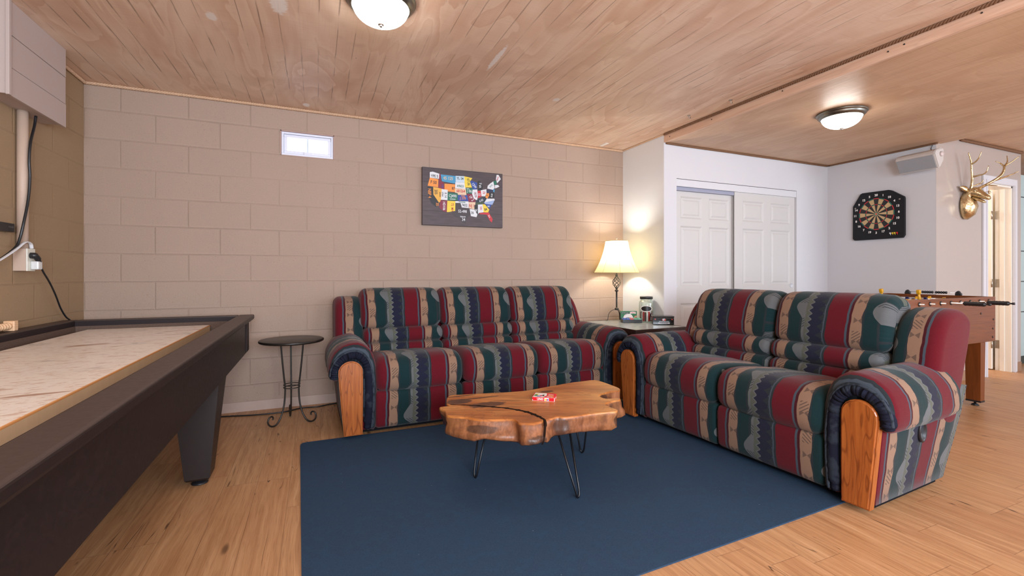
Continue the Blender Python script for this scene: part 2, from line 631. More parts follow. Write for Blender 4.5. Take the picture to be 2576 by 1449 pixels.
def sweep(prof, L, r_end=0.03, seg_end=5, nmid=6, closed=True, frame=None, uvs=1.0, puff=0.0, wrinkle=0.0, u0=0.0, v0=0.0, smax=9.0):
    """padded piece: closed profile polygon (a,b) swept over length L, its ends pulled in by r_end (rounded edges).
    frame(s,a,b)->xyz. UV: u = metres along the sweep, v = metres along the profile."""
    bm = bmesh.new()
    lay = bm.loops.layers.uv.new('UVMap')
    n = len(prof)
    P = [Vector((a, b)) for a, b in prof]
    area2 = sum(P[i].x * P[(i + 1) % n].y - P[(i + 1) % n].x * P[i].y for i in range(n))
    sg = 1.0 if area2 > 0 else -1.0
    nor = []
    for i in range(n):
        t = (P[(i + 1) % n] - P[i - 1]).normalized()
        nor.append(Vector((t.y, -t.x)) * sg)
    arc = [0.0]
    for i in range(n):
        arc.append(arc[-1] + (P[(i + 1) % n] - P[i]).length)
    st = []
    for k in range(seg_end + 1):
        a = PI / 2 * k / seg_end
        st.append((r_end * (1 - math.sin(a)), r_end * (1 - math.cos(a)) if k else 0.0))
    # stations: (s, inset)
    A = []
    for k in range(seg_end + 1):
        th = PI / 2 * k / seg_end
        A.append((r_end * (1 - math.cos(th)), r_end * (1 - math.sin(th))))
    mid = []
    for k in range(1, nmid):
        s = r_end + (L - 2 * r_end) * k / nmid
        mid.append((s, 0.0))
    S = A + mid + [(L - s, ins) for s, ins in A[::-1]]
    rings = []
    for (s, ins) in S:
        t = s / L
        pf = puff * (4 * t * (1 - t)) ** 0.7 if puff else 0.0
        ring = []
        for i in range(n):
            off = pf - ins
            if wrinkle:
                off += wrinkle * math.sin(s * 61 + i * 1.3) * math.sin(i * 0.9 + s * 17 + u0)
            q = P[i] + nor[i] * off
            ring.append(bm.verts.new(frame(s, q.x, q.y)))
        rings.append(ring)
    for j in range(len(S) - 1):
        for i in range(n):
            k = (i + 1) % n
            f = bm.faces.new((rings[j][i], rings[j][k], rings[j + 1][k], rings[j + 1][i]))
            f.smooth = True
            uv = ((S[j][0], arc[i]), (S[j][0], arc[i + 1]), (S[j + 1][0], arc[i + 1]), (S[j + 1][0], arc[i]))
            for lp, (uu, vv) in zip(f.loops, uv):
                lp[lay].uv = ((min(uu, smax) + u0), (vv + v0))
    for ring, (s, _) in ((rings[0], S[0]), (rings[-1], S[-1])):
        f = bm.faces.new(ring)
        f.smooth = True
        for lp, q in zip(f.loops, P):
            lp[lay].uv = (min(s, smax) + u0, q.y * 1.0 + v0)
    bmesh.ops.recalc_face_normals(bm, faces=bm.faces[:])
    return bm


def text_bm(bm, s, size, to3d, mi=0, align='CENTER', bold=0.0, sx=1.0):
    """flat letters as faces; to3d(x,y)->xyz"""
    cu = bpy.data.curves.new('lettering', 'FONT')
    cu.body = s
    cu.size = size
    cu.align_x = align
    cu.align_y = 'CENTER'
    cu.offset = bold
    cu.resolution_u = 3
    ob = bpy.data.objects.new('lettering', cu)
    COL.objects.link(ob)
    dg = bpy.context.evaluated_depsgraph_get()
    dg.update()
    me = ob.evaluated_get(dg).to_mesh()
    vs = [bm.verts.new(to3d(v.co.x * sx, v.co.y)) for v in me.vertices]
    for p in me.polygons:
        try:
            f = bm.faces.new([vs[i] for i in p.vertices])
            f.material_index = mi
        except ValueError:
            pass
    ob.evaluated_get(dg).to_mesh_clear()
    bpy.data.objects.remove(ob)
    bpy.data.curves.remove(cu)


def copy_tree(o, parent=None):
    c = o.copy()
    COL.objects.link(c)
    if parent is not None:
        c.parent = parent
    for ch in list(o.children):
        copy_tree(ch, c)
    return c


def rope(name, pts, r=0.011, pitch=0.05, mat=None):
    """three twisted strands along a polyline"""
    P = [Vector(p) for p in pts]
    seglen = [(P[i + 1] - P[i]).length for i in range(len(P) - 1)]
    T = sum(seglen)
    n = int(T / (pitch / 7))
    bm = bmesh.new()
    for st in range(3):
        path = []
        for k in range(n + 1):
            d = T * k / n
            i = 0
            dd = d
            while i < len(seglen) - 1 and dd > seglen[i]:
                dd -= seglen[i]
                i += 1
            t = (P[i + 1] - P[i]).normalized()
            c = P[i] + t * dd
            up = Vector((0, 0, 1))
            s = t.cross(up).normalized()
            a = 2 * PI * d / pitch + st * 2 * PI / 3
            path.append(c + (s * math.cos(a) + up * math.sin(a)) * r * 0.52)
        tube(bm, path, r * 0.62, 5)
    return struct(link(name, bm, mat or M_ROPE))


# ------------------------------------------------------------------ the room
CEIL, CEIL2 = 2.42, 2.34
XR = 4.57          # where the block wall ends and the closet starts
YC = -0.64         # closet front
XD = 7.0           # dartboard wall
YD = -1.66         # deer head wall
XE = 10.6          # far right wall

M_BLOCK = block_wall('block_paint', 'x', 0.0, lin(170, 147, 131))
M_BLOCKL = block_wall('block_paint_left', 'y', 1.0, lin(164, 138, 108))
M_WHITE = painted_wall('white_paint', lin(206, 205, 208), 0.5, 0.35)
M_BEIGE = painted_wall('satin_beige_paint', lin(178, 166, 158), 0.16, 0.6, 0.05)
M_CREAM = painted_wall('cream_paint', lin(232, 226, 214), 0.4)
M_TRIMW = plain('white_trim', lin(208, 208, 212), 0.35, 0.5, var=0.02)
M_DOORW = plain('white_door', lin(198, 195, 192), 0.45, 0.4, var=0.02, bump=0.05)
M_FLOOR = plank_floor('oak_planks')
M_CEIL = ply_ceiling('ply_ceiling', (lin(208, 168, 140), lin(224, 194, 170), lin(242, 222, 202)), 0.096, 0.0, 1.0,
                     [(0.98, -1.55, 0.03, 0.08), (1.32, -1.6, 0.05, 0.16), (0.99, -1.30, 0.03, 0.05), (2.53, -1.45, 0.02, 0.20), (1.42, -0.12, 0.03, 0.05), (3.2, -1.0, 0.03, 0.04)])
M_CEIL2 = ply_ceiling('ply_ceiling_low', (lin(192, 150, 114), lin(206, 168, 134), lin(220, 188, 156)), 0.0813, 9.0, 0.30)
M_BOARD = wood('raw_board', lin(210, 170, 144), lin(226, 194, 168), 'y', 0.8, 0.5, var=0.4)
M_ROPE = plain('sisal_rope', lin(206, 172, 142), 0.9, 0.2, var=0.25, scale=90)
M_ROPED = plain('brown_cord', lin(124, 92, 70), 0.9, 0.2, var=0.2, scale=60)
M_VINYL = plain('tan_vinyl_base', lin(150, 116, 92), 0.5)

floor_o = struct(link('floor', nbox((-0.15, FRONT - 0.15, -0.1), (XE + 0.1, 1.6, 0.0)), M_FLOOR))
struct(link('wall_left', nbox((-0.15, FRONT - 0.15, 0), (0, 0.15, 2.6)), M_BLOCKL))

# block wall with its little window opening
WX0, WX1, WZ0, WZ1 = 1.228, 1.632, 2.033, 2.234
bm = bmesh.new()
box(bm, (0, 0, 0), (WX0, 0.2, 2.6))
box(bm, (WX1, 0, 0), (XR + 0.1, 0.2, 2.6))
box(bm, (WX0, 0, 0), (WX1, 0.2, WZ0))
box(bm, (WX0, 0, WZ1), (WX1, 0.2, 2.6))
struct(link('wall_back', bm, M_BLOCK))

struct(link('wall_closet_side', nbox((XR, YC + 0.001, 0), (XR + 0.1, 0, 2.6)), painted_wall('lit_wall_white', lin(228, 231, 234), 0.45)))  # brightness of the light on this wall is put into a lighter white
DX0, DX1, DZ = 4.727, 6.463, 2.008
bm = bmesh.new()
box(bm, (XR + 0.0005, YC, 0), (DX0, YC + 0.11, 2.6))
box(bm, (DX1, YC, 0), (XD + 0.1, YC + 0.11, 2.6))
box(bm, (DX0, YC, DZ), (DX1, YC + 0.11, 2.6))
struct(link('wall_closet_front', bm, M_WHITE))
struct(link('wall_closet_back', nbox((XR + 0.1, 0.0, 0), (XD + 0.1, 0.1, 2.6)), M_WHITE))
struct(link('wall_dartboard', nbox((XD, YD + 0.0015, 0), (XD + 0.1, YC, 2.6)), M_WHITE))
OX0, OX1, OZ = 7.93, 8.50, 2.03
bm = bmesh.new()
box(bm, (XD + 0.0004, YD, 0), (XD + 0.1, YD + 0.0012, 2.6))
box(bm, (XD + 0.1, YD, 0), (OX0, YD + 0.13, 2.6))
box(bm, (OX1, YD, 0), (8.70, YD + 0.13, 2.6))
box(bm, (OX0, YD, OZ), (OX1, YD + 0.13, 2.6))
struct(link('wall_deer', bm, M_BEIGE))
# small bright room behind the open door
struct(link('wall_washroom_back', nbox((XD + 0.1, 0.9, 0), (XE, 1.0, 2.6)), M_CREAM))
struct(link('wall_washroom_left', nbox((XD + 0.1, YD + 0.13, 0), (XD + 0.16, 0.9, 2.6)), M_CREAM))
struct(link('wall_washroom_right', nbox((8.64, YD + 0.13, 0), (8.70, 0.9, 2.6)), M_CREAM))
struct(link('wall_right', nbox((XE, FRONT - 0.15, 0), (XE + 0.12, 1.0, 2.6)), M_WHITE))
# the wall behind the camera, with the window openings the daylight comes through
bm = bmesh.new()
for x0, x1 in ((-0.15, 0.85), (2.65, 3.4), (5.2, 7.0), (9.2, XE + 0.1)):
    box(bm, (x0, FRONT - 0.15, 0), (x1, FRONT, 2.6))
for x0, x1, z0, z1 in ((0.85, 2.65, 0.9, 2.1), (3.4, 5.2, 0.9, 2.1), (7.0, 9.2, 0.12, 2.18)):
    box(bm, (x0, FRONT - 0.15, 0), (x1, FRONT, z0))
    box(bm, (x0, FRONT - 0.15, z1), (x1, FRONT, 2.6))
struct(link('wall_front', bm, M_WHITE))

# ceilings: plywood sheets at two heights, the drop faced with a raw board
struct(link('ceiling', nbox((-0.15, FRONT - 0.15, CEIL), (XR, 0.15, CEIL + 0.18)), M_CEIL))
struct(link('ceiling_lower', nbox((XR + 0.022, FRONT - 0.15, CEIL2), (7.075, YC + 0.1, CEIL + 0.18)), M_CEIL2))
struct(link('ceiling_right', nbox((7.076, FRONT - 0.15, 2.43), (XE + 0.1, 1.0, CEIL + 0.18)), M_CEIL2))
bm = nbox((XR, FRONT, CEIL2 - 0.001), (XR + 0.021, YC - 0.001, CEIL - 0.001))
for k, yy in enumerate((-0.72, -1.22, -1.86, -2.52, -2.60, -2.93, -3.6)):
    lathe(bm, [(0.0045, -0.002), (0.0045, 0.001)], 8, (XR - 0.001, yy, CEIL2 + 0.035 + 0.006 * (k % 3)), 1, 'x')
struct(link('trim_1', bm, [M_BOARD, plain('nail_head', (0.03, 0.03, 0.03))]))

rz = CEIL - 0.011
rope('trim_2', [(0.012, -0.011, rz), (XR - 0.012, -0.011, rz)])
rope('trim_3', [(0.011, -0.014, rz), (0.011, -0.53, rz)])
rope('trim_4', [(XR - 0.008, -0.02, CEIL - 0.008), (XR - 0.008, YC, CEIL - 0.006)], 0.008)
rope('trim_5', [(XR - 0.011, YC - 0.02, CEIL - 0.008), (XR - 0.011, -4.6, CEIL - 0.008)], 0.011, 0.05, M_ROPED)
rope('trim_6', [(7.42, YD - 0.012, 2.417), (8.70, YD - 0.012, 2.417)], 0.014, 0.06, M_ROPED)


def cord_trim(name, pts, r):
    bm = bmesh.new()
    tube(bm, spline(pts, 6), r, 7)
    return struct(link(name, bm, M_ROPED))


cord_trim('trim_7', [(XR + 0.02 + t * (XD - XR - 0.04), YC - 0.010, CEIL2 - 0.0075 - 0.002 * abs(math.sin(t * 9))) for t in [k / 14 for k in range(15)]], 0.009)
cord_trim('trim_8', [(XD - 0.010, YC - 0.02 + t * (YD - YC), CEIL2 - 0.007 - 0.002 * abs(math.sin(t * 6))) for t in [k / 8 for k in range(9)]], 0.008)
struct(link('baseboard_deer', nbox((XD + 0.002, YD - 0.006, 0), (OX0 - 0.07, YD, 0.10)), M_VINYL))
bm = nbox((OX1 + 0.07, YD - 0.006, 0), (8.70, YD, 0.10))
struct(link('baseboard_doorway', bm, M_VINYL))
struct(link('baseboard_dartboard', nbox((XD - 0.006, YD, 0), (XD, YC, 0.10)), M_VINYL))
# painted concrete footing at the bottom of the block wall
struct(link('baseboard_back', nbox((0, -0.008, 0), (XR, 0, 0.075)), plain('footing_paint', lin(184, 160, 148), 0.6)))

# ---- little window
M_VIN = plain('white_vinyl', lin(226, 230, 244), 0.3, 0.5, var=0.01)
w = struct(thing('window_1', 'x', 'x'))
del w['label'], w['category']
bm = bmesh.new()
f0, f1, g0, g1 = WX0 + 0.008, WX1 - 0.008, WZ0 + 0.004, WZ1 - 0.008
t = 0.016
for a, c in (((f0, 0.012, g0), (f1, 0.05, g0 + t)), ((f0, 0.012, g1 - t), (f1, 0.05, g1)), ((f0, 0.012, g0 + t), (f0 + t, 0.05, g1 - t)), ((f1 - t, 0.012, g0 + t), (f1, 0.05, g1 - t))):
    box(bm, a, c, 0, 0.002)
link('window_frame', bm, M_VIN, w)
bm = bmesh.new()
f0 += t + 0.002; f1 -= t + 0.002; g0 += t + 0.002; g1 -= t + 0.002
t = 0.022
for a, c in (((f0, 0.02, g0), (f1, 0.055, g0 + t)), ((f0, 0.02, g1 - t), (f1, 0.055, g1)), ((f0, 0.02, g0 + t), (f0 + t, 0.055, g1 - t)), ((f1 - t, 0.02, g0 + t), (f1, 0.055, g1 - t))):
    box(bm, a, c, 0, 0.003)
link('window_sash', bm, M_VIN, w)
link('window_latch', nbox((1.40, 0.006, g0 - 0.004), (1.462, 0.022, g0 + 0.018), 0.004), M_VIN, w)
link('window_pane', nbox((f0 + t, 0.045, g0 + t), (f1 - t, 0.05, g1 - t)), emis('frosted_daylight', (0.93, 0.97, 1.0), 1.35), w)
link('window_mullion', nbox((1.424, 0.034, g0 + t), (1.434, 0.0445, g1 - t)), plain('pale_blue_mullion', lin(196, 212, 226), 0.5), w)
bm = bmesh.new()
for a, c in (((WX0, 0, WZ0), (WX0 + 0.007, 0.05, WZ1)), ((WX1 - 0.007, 0, WZ0), (WX1, 0.05, WZ1)), ((WX0, 0, WZ1 - 0.007), (WX1, 0.05, WZ1)), ((WX0, 0, WZ0), (WX1, 0.05, WZ0 + 0.003))):
    box(bm, a, c)
link('window_reveal', bm, plain('reveal_paint', lin(176, 146, 138), 0.7), w)

# ---- sliding closet doors
bm = bmesh.new()
box(bm, (DX0, YC + 0.004, 1.935), (DX1, YC + 0.02, DZ - 0.004), 0, 0.002)
struct(link('trim_9', bm, M_TRIMW))
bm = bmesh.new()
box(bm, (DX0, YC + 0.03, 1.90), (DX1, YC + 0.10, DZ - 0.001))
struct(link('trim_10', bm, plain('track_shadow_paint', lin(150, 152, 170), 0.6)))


def panel_door(name, x0, x1, yf, z0, z1, pull_x, pull_z):
    root = struct(thing(name, 'x', 'x', (x0, yf, z0)))
    del root['label'], root['category']
    W, H = x1 - x0, z1 - z0
    k = W / 0.80
    cols = [(0.10 * k, 0.375 * k), (0.465 * k, 0.735 * k)]
    rows = [(1.61, 1.83), (0.93, 1.535), (0.20, 0.76)]
    xs = sorted({0, W, *[c for q in cols for c in q]})
    zs = sorted({0, H, *[c for q in rows for c in q]})
    bm = bmesh.new()
    box(bm, (0, 0.012, 0), (W, 0.035, H))
    for i in range(len(xs) - 1):
        for j in range(len(zs) - 1):
            if (xs[i], xs[i + 1]) in cols and (zs[j], zs[j + 1]) in rows:
                a, c, d, e = xs[i], xs[i + 1], zs[j], zs[j + 1]
                for (i0, y0, i1, y1) in ((0, 0, 0.016, 0.010), (0.016, 0.010, 0.030, 0.010), (0.030, 0.010, 0.046, 0.003)):
                    q0 = [(a + i0, y0, d + i0), (c - i0, y0, d + i0), (c - i0, y0, e - i0), (a + i0, y0, e - i0)]
                    q1 = [(a + i1, y1, d + i1), (c - i1, y1, d + i1), (c - i1, y1, e - i1), (a + i1, y1, e - i1)]
                    for s in range(4):
                        bm.faces.new([bm.verts.new(p) for p in (q0[s], q0[(s + 1) % 4], q1[(s + 1) % 4], q1[s])])
                bm.faces.new([bm.verts.new(p) for p in q1])
            else:
                bm.faces.new([bm.verts.new(p) for p in ((xs[i], 0, zs[j]), (xs[i + 1], 0, zs[j]), (xs[i + 1], 0, zs[j + 1]), (xs[i], 0, zs[j + 1]))])
    for (xa, xb) in ((0, 0.0001), (W - 0.0001, W)):
        box(bm, (xa, 0, 0), (xb, 0.02, H))
    link('door_slab', bm, M_DOORW, root)
    bm = bmesh.new()
    lathe(bm, [(0.027, -0.001), (0.027, -0.004), (0.022, -0.004), (0.020, 0.004), (0.0001, 0.004)], 28, (pull_x - x0, 0, pull_z - z0), 0, 'y')
    link('finger_pull', bm, M_TRIMW, root, True)
    return root


panel_door('door_1', DX0 + 0.003, 5.56, YC + 0.062, 0.02, 1.96, 4.768, 0.954)
panel_door('door_2', 5.53, DX1 - 0.003, YC + 0.022, 0.02, 1.96, 6.405, 0.946)

# ---- doorway on the beige wall: casing, jamb, open door
bm = bmesh.new()
cw = 0.075
for a, c in (((OX0 - cw, YD - 0.018, 0), (OX0, YD, OZ + cw)), ((OX1, YD - 0.018, 0), (OX1 + cw, YD, OZ + cw)), ((OX0, YD - 0.018, OZ), (OX1, YD, OZ + cw))):
    box(bm, a, c, 0, 0.005)
for a, c in (((OX0 - cw * 0.35, YD - 0.024, 0), (OX0 - 0.004, YD - 0.017, OZ + 0.0035)), ((OX1 + 0.004, YD - 0.024, 0), (OX1 + cw * 0.35, YD - 0.017, OZ + 0.0035)), ((OX0 - 0.03, YD - 0.024, OZ + 0.004), (OX1 + 0.03, YD - 0.017, OZ + 0.03))):
    box(bm, a, c)
struct(link('trim_11', bm, M_TRIMW))
bm = bmesh.new()
for a, c in (((OX0, YD, 0), (OX0 + 0.018, YD + 0.13, OZ)), ((OX1 - 0.018, YD, 0), (OX1, YD + 0.13, OZ)), ((OX0, YD, OZ - 0.018), (OX1, YD + 0.13, OZ)),
             ((OX1 - 0.030, YD + 0.052, 0), (OX1 - 0.018, YD + 0.09, OZ - 0.018))):
    box(bm, a, c)
struct(link('trim_12', bm, M_CREAM))
d3 = struct(thing('door_3', 'x', 'x', (OX1 - 0.02, YD + 0.145, 0.01)))
del d3['label'], d3['category']
link('door_slab', nbox((-0.037, 0, 0), (-0.002, 0.54, OZ - 0.03), 0.002), M_CREAM, d3)
M_NICK = metal('brushed_nickel', lin(170, 164, 156), 0.35)
for hz in (0.28, 0.96, 1.72):
    bm = bmesh.new()
    tube(bm, [(-0.043, -0.006, hz - 0.045), (-0.043, -0.006, hz + 0.045)], 0.006, 10)
    box(bm, (-0.002, -0.055, hz - 0.045), (0.0015, -0.012, hz + 0.045))
    link('hinge', bm, M_NICK, d3)

# ------------------------------------------------------------------ the two sofas
M_CLOTH = cloth('striped_southwest_cloth')
M_RUFF = cloth_plain('navy_gathered_cloth', lin(25, 28, 44), lin(44, 51, 62), 16)
M_RUFFE = cloth_plain('grey_edge_cloth', lin(60, 68, 78), lin(40, 47, 54), 40)
M_SHELL = cloth_plain('crimson_side_cloth', lin(110, 16, 34), lin(96, 14, 30), 6)
M_OAK = wood('honey_oak', lin(148, 78, 31), lin(172, 99, 44), 'z', 1.5, 0.30, lin(96, 44, 16), 1.6)
M_BLACK = plain('black_plastic', (0.014, 0.014, 0.016), 0.38, 0.5)
M_UNDER = plain('black_dust_cover', (0.008, 0.008, 0.01), 0.9, 0.1)


def sm(p, n=3):
    return [(v.x, v.y) for v in spline([(a, b, 0) for a, b in p], n, True)]


SEAT_P = sm([(0.03, .290), (-0.02, .292), (-0.048, .335), (-0.052, .40), (-0.036, .455), (0.0, .490), (0.07, .508), (0.20, .502), (0.38, .480), (0.53, .462), (0.57, .41), (0.50, .33), (0.26, .295)])
FOOT_P = sm([(0.03, .284), (-0.012, .286), (-0.034, .262), (-0.036, .19), (-0.032, .11), (-0.022, .055), (0.01, .036), (0.05, .06), (0.06, .17), (0.055, .26)])
HEAD_P = sm([(.565, .648), (.515, .652), (.490, .690), (.500, .77), (.528, .86), (.566, .915), (.625, .945), (.70, .945), (.765, .905), (.76, .80), (.71, .68), (.64, .645)])
LUMB_P = sm([(.56, .530), (.500, .532), (.462, .556), (.456, .594), (.474, .630), (.52, .648), (.60, .645), (.62, .59), (.60, .535)])
LOWR_P = sm([(.54, .430), (.48, .432), (.448, .455), (.442, .49), (.458, .520), (.50, .533), (.57, .53), (.60, .48), (.58, .435)])
WING_P = sm([(.520, .38), (.498, .50), (.508, .62), (.538, .74), (.590, .830), (.665, .875), (.745, .886), (.83, .868), (.885, .82), (.875, .72), (.82, .55), (.755, .36), (.70, .30), (.60, .31)])
PAD_P = sm([(.203, .05), (.213, .20), (.213, .35), (.206, .45), (.186, .53), (.146, .585), (.09, .614), (.03, .609), (-.03, .582), (-.070, .532), (-.086, .47), (-.082, .41), (-.056, .376), (-.020, .384), (0.002, .42), (.02, .47), (.06, .505), (.115, .49), (.137, .40), (.137, .20), (.140, .05), (.170, .038)], 2)


def uv_flip(bm, k):
    lay = bm.loops.layers.uv['UVMap']
    for f in bm.faces:
        for lp in f.loops:
            lp[lay].uv = (k - lp[lay].uv[0], lp[lay].uv[1])
    return bm


def make_sofa(name, n, label, loc, rotz, wings):
    root = thing(name, label, 'sofa', loc, rotz)
    SW, A = 0.612, 0.1965
    W = 2 * A + n * SW
    for k in range(n):
        x0 = A + k * SW
        fr = lambda s, a, b, x0=x0: (x0 + 0.004 + s, a, b)
        link('seat_cushion', sweep(SEAT_P, SW - 0.008, 0.05, 5, 8, frame=fr, puff=0.010, u0=0.343, wrinkle=0.0018), M_CLOTH, root, True)
        link('footrest', sweep(FOOT_P, SW - 0.010, 0.022, 4, 6, frame=fr, u0=0.343, v0=0.1, wrinkle=0.001), M_CLOTH, root, True)
        hw = (W - 2 * 0.163) / n
        h0 = 0.163 + k * hw
        frh = lambda s, a, b, h0=h0: (h0 + s + 0.002, a, b)
        link('headrest_pillow', sweep(HEAD_P, hw - 0.004, 0.055, 6, 8, frame=frh, puff=0.008, u0=0.380, v0=0.05 * k, wrinkle=0.0015, smax=0.598), M_CLOTH, root, True)
        q0 = 0.178 + k * (W - 0.356) / n
        qw = (W - 0.356) / n
        frl = lambda s, a, b, q0=q0: (q0 + s + 0.003, a, b)
        link('lumbar_pillow', sweep(LUMB_P, qw - 0.006, 0.04, 5, 8, frame=frl, puff=0.005, u0=0.372, v0=0.16, wrinkle=0.0015), M_CLOTH, root, True)
        link('lower_back_pillow', sweep(LOWR_P, qw - 0.006, 0.04, 5, 8, frame=frl, puff=0.004, u0=0.372, v0=0.02, wrinkle=0.0015), M_CLOTH, root, True)
    for side in (0, 1):
        mx = (lambda x: x) if side == 0 else (lambda x: W - x)
        # wing of the back
        woff, taper = wings[side]
        frw = lambda s, a, b: (mx(woff + s + max(0, b - 0.45) * taper), a, b)
        bmw = sweep(WING_P, 0.205, 0.045, 5, 5, frame=frw, u0=0.352, puff=0.004)
        link('back_wing', bmw, M_CLOTH, root, True)
        # arm: side panel, pad, ruffle, oak front
        fra = lambda s, a, b: (mx(a), 0.004 + s * (1.0 + max(0.0, b - 0.05) * 0.62), b)
        link('arm_side', sweep([(0.002, .035), (0.195, .035), (0.195, .30), (0.195, .49), (-0.030, .49), (-0.026, .35), (-0.014, .2), (-0.004, .1)], 0.655, 0.006, 2, 6, frame=fra, u0=0.375), M_CLOTH, root, True)
        frp = lambda s, a, b: (mx(a), -0.030 + s, b)
        link('arm_pad', sweep(PAD_P, 0.66, 0.040, 6, 10, frame=frp, u0=0.289, puff=0.006, wrinkle=0.0022), M_CLOTH, root, True)
        path = spline([(.148, 0, .055), (.158, 0, .20), (.157, 0, .38), (.140, 0, .48), (.094, 0, .534), (.036, 0, .540), (-.022, 0, .508), (-.056, 0, .45), (-.062, 0, .396)], 14)
        m = len(path)
        P2 = [(mx(p.x), -0.022 - 0.0015 * math.sin(k * 1.9), p.z) for k, p in enumerate(path)]
        bm = bmesh.new()
        tube(bm, P2, [0.029 * (1 + 0.022 * math.sin(k * 1.33) + 0.018 * math.sin(k * 2.9)) * (1.0 if 3 < k < m - 4 else 0.75) for k in range(m)], 12)
        link('ruffle', bm, M_RUFF, root, True)
        P3 = []
        cx, cz = 0.045, 0.30
        for k, p in enumerate(path):
            d = Vector((p.x - cx, 0, (p.z - cz) * (1 if p.z > cz else 0))).normalized()
            P3.append((mx(p.x + d.x * 0.026), -0.036, p.z + d.z * 0.026))
        bm = bmesh.new()
        tube(bm, P3, 0.0075, 8)
        link('piping', bm, M_RUFFE, root, True)
        # oak panel
        pts = [(0.002, .022), (0.116, .022), (0.118, .24), (0.118, .42)]
        for k in range(1, 12):
            a = PI * k / 12
            pts.append((0.042 + 0.076 * math.cos(a), .43 + 0.074 * math.sin(a)))
        pts += [(-0.033, .42), (-0.018, .24)]
        bm = bmesh.new()
        prism(bm, [(mx(a), b) for a, b in pts], -0.050, -0.006, 'xz')
        es = [e for e in bm.edges if abs(e.verts[0].co.y - e.verts[1].co.y) < 1e-5 and e.verts[0].co.y < -0.04]
        bmesh.ops.bevel(bm, geom=es, offset=0.008, segments=3, affect='EDGES')
        link('arm_panel', bm, M_OAK, root)
    # recliner lever in its cup on the outer right side
    bm = bmesh.new()
    lathe(bm, [(0.034, -0.004), (0.034, 0.010), (0.030, 0.013), (0.025, 0.010), (0.021, 0.001), (0.0001, 0.0005)], 28, (W + 0.022, 0.36, 0.322), 0, 'x')
    for v in bm.verts:
        v.co.z = 0.322 + (v.co.z - 0.322) * 1.55
    lev = link('recliner_lever', bm, M_BLACK, root, True)
    lev['label'] = 'black oval recliner lever cup'
    # back shell and base
    link('back_shell', sweep([(.60, .05), (.668, .05), (.72, .20), (.80, .48), (.885, .80), (.82, .86), (.76, .80), (.62, .45)], W - 0.10, 0.02, 3, 4, frame=lambda s, a, b: (0.05 + s, a, b), u0=0.35, smax=0.0), M_CLOTH, root, True)
    link('base', nbox((0.02, 0.04, 0.010), (W - 0.02, 0.62, 0.28)), M_UNDER, root)
    return root


make_sofa('reclining_sofa', 3, 'three-seat striped recliner sofa in crimson, tan and green against the block wall', (1.655, -0.950, 0.006), math.radians(1.2), ((-0.022, 0.0), (0.045, 0.16)))
make_sofa('reclining_loveseat', 2, 'two-seat striped recliner loveseat standing in front of the foosball table', (3.671, -1.267, 0.006), math.radians(-90 + 3.795), ((0.035, 0.16), (-0.030, -0.02)))

# ------------------------------------------------------------------ blue rug
bm = bmesh.new()
rp = [(3.95, -0.93), (1.44, -0.93), (1.415, -0.936), (1.404, -0.955), (1.402, -0.985), (1.462, -2.84), (2.54, -2.797), (3.70, -2.757), (3.98, -2.747), (3.98, -0.96)]
prism(bm, rp, 0.0, 0.006, 'xy')
tag(link('area_rug', bm, rug_mat()), 'dark blue rectangular rug under the live-edge coffee table', 'rug')

# ------------------------------------------------------------------ shuffleboard table
M_DARK = B('espresso_laminate', 0.42, 0.45)
_v, _x, _y, _z = M_DARK.coords()
_n = M_DARK.noise(_v, 60, 4, 0.7)
_sc = 1.0 - M_DARK.step((M_DARK.noise(M_DARK.xyz(_x * 9.0, _y * 2.0, _z * 9.0), 1.0, 3) - 0.5).abs(), 0.002, 0.008)
_d, _r = M_DARK.voro(_v, 26)
_c = M_DARK.mix(_n, lin(24, 16, 15), lin(36, 26, 24))
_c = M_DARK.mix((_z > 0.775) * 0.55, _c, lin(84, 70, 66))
_c = M_DARK.mix(_sc * 0.015, _c, lin(130, 110, 104))
_c = M_DARK.mix((1.0 - M_DARK.step(_d, 0.03, 0.07)) * (_r > 0.965) * (_z > 0.75) * 0.8, _c, lin(200, 190, 176))
M_DARK.col(_c).rough(0.36 + _n * 0.2)
M_DARK = M_DARK.mat
M_GUT = plain('grey_brown_carpet', lin(104, 86, 76), 0.95, 0.1, var=0.5, scale=160, bump=0.6)
M_CAPED = plain('dark_rail_side', lin(38, 28, 30), 0.6, 0.3, var=0.15)


def board_mat():
    b = B('waxed_playfield', 0.30, 0.5)
    vec, x, y, z = b.coords()
    xr = x * 0.96 + y * 0.26
    yr = y * 0.96 - x * 0.26
    sm_ = b.noise(b.xyz(xr * 22.0, yr * 75.0, 0.0), 1.0, 4, 0.65, 0.4)
    sm2 = b.noise(b.xyz(xr * 7.0, yr * 26.0, 5.0), 1.0, 3, 0.6, 0.5)
    big = b.noise(b.xyz(xr * 2.2, yr * 9.0, 2.0), 1.0, 2, 0.5)
    grey = b.noise(vec, 4.0, 2)
    c = b.mix(b.noise(vec, 2.5, 2), lin(254, 246, 234), lin(252, 248, 243))
    c = b.mix(b.step(sm_, 0.54, 0.64) * 0.62, c, lin(196, 146, 116))
    c = b.mix(b.step(sm2, 0.60, 0.70) * 0.60, c, lin(186, 134, 104))
    c = b.mix(b.step(big, 0.66, 0.70) * 0.8, c, lin(170, 122, 92))
    c = b.mix(b.step(grey, 0.60, 0.70) * b.step(sm_, 0.42, 0.6) * 0.7, c, lin(124, 128, 124))
    edge = (x > 0.8215)
    c = b.mix(edge * 1.0, c, lin(226, 160, 96))
    c = b.mix((z < 0.722) * 1.0, c, b.mix(sm2, lin(232, 204, 166), lin(216, 184, 144)))
    b.col(c)
    b.bump(sm_, 0.15, 0.001)
    return b.mat


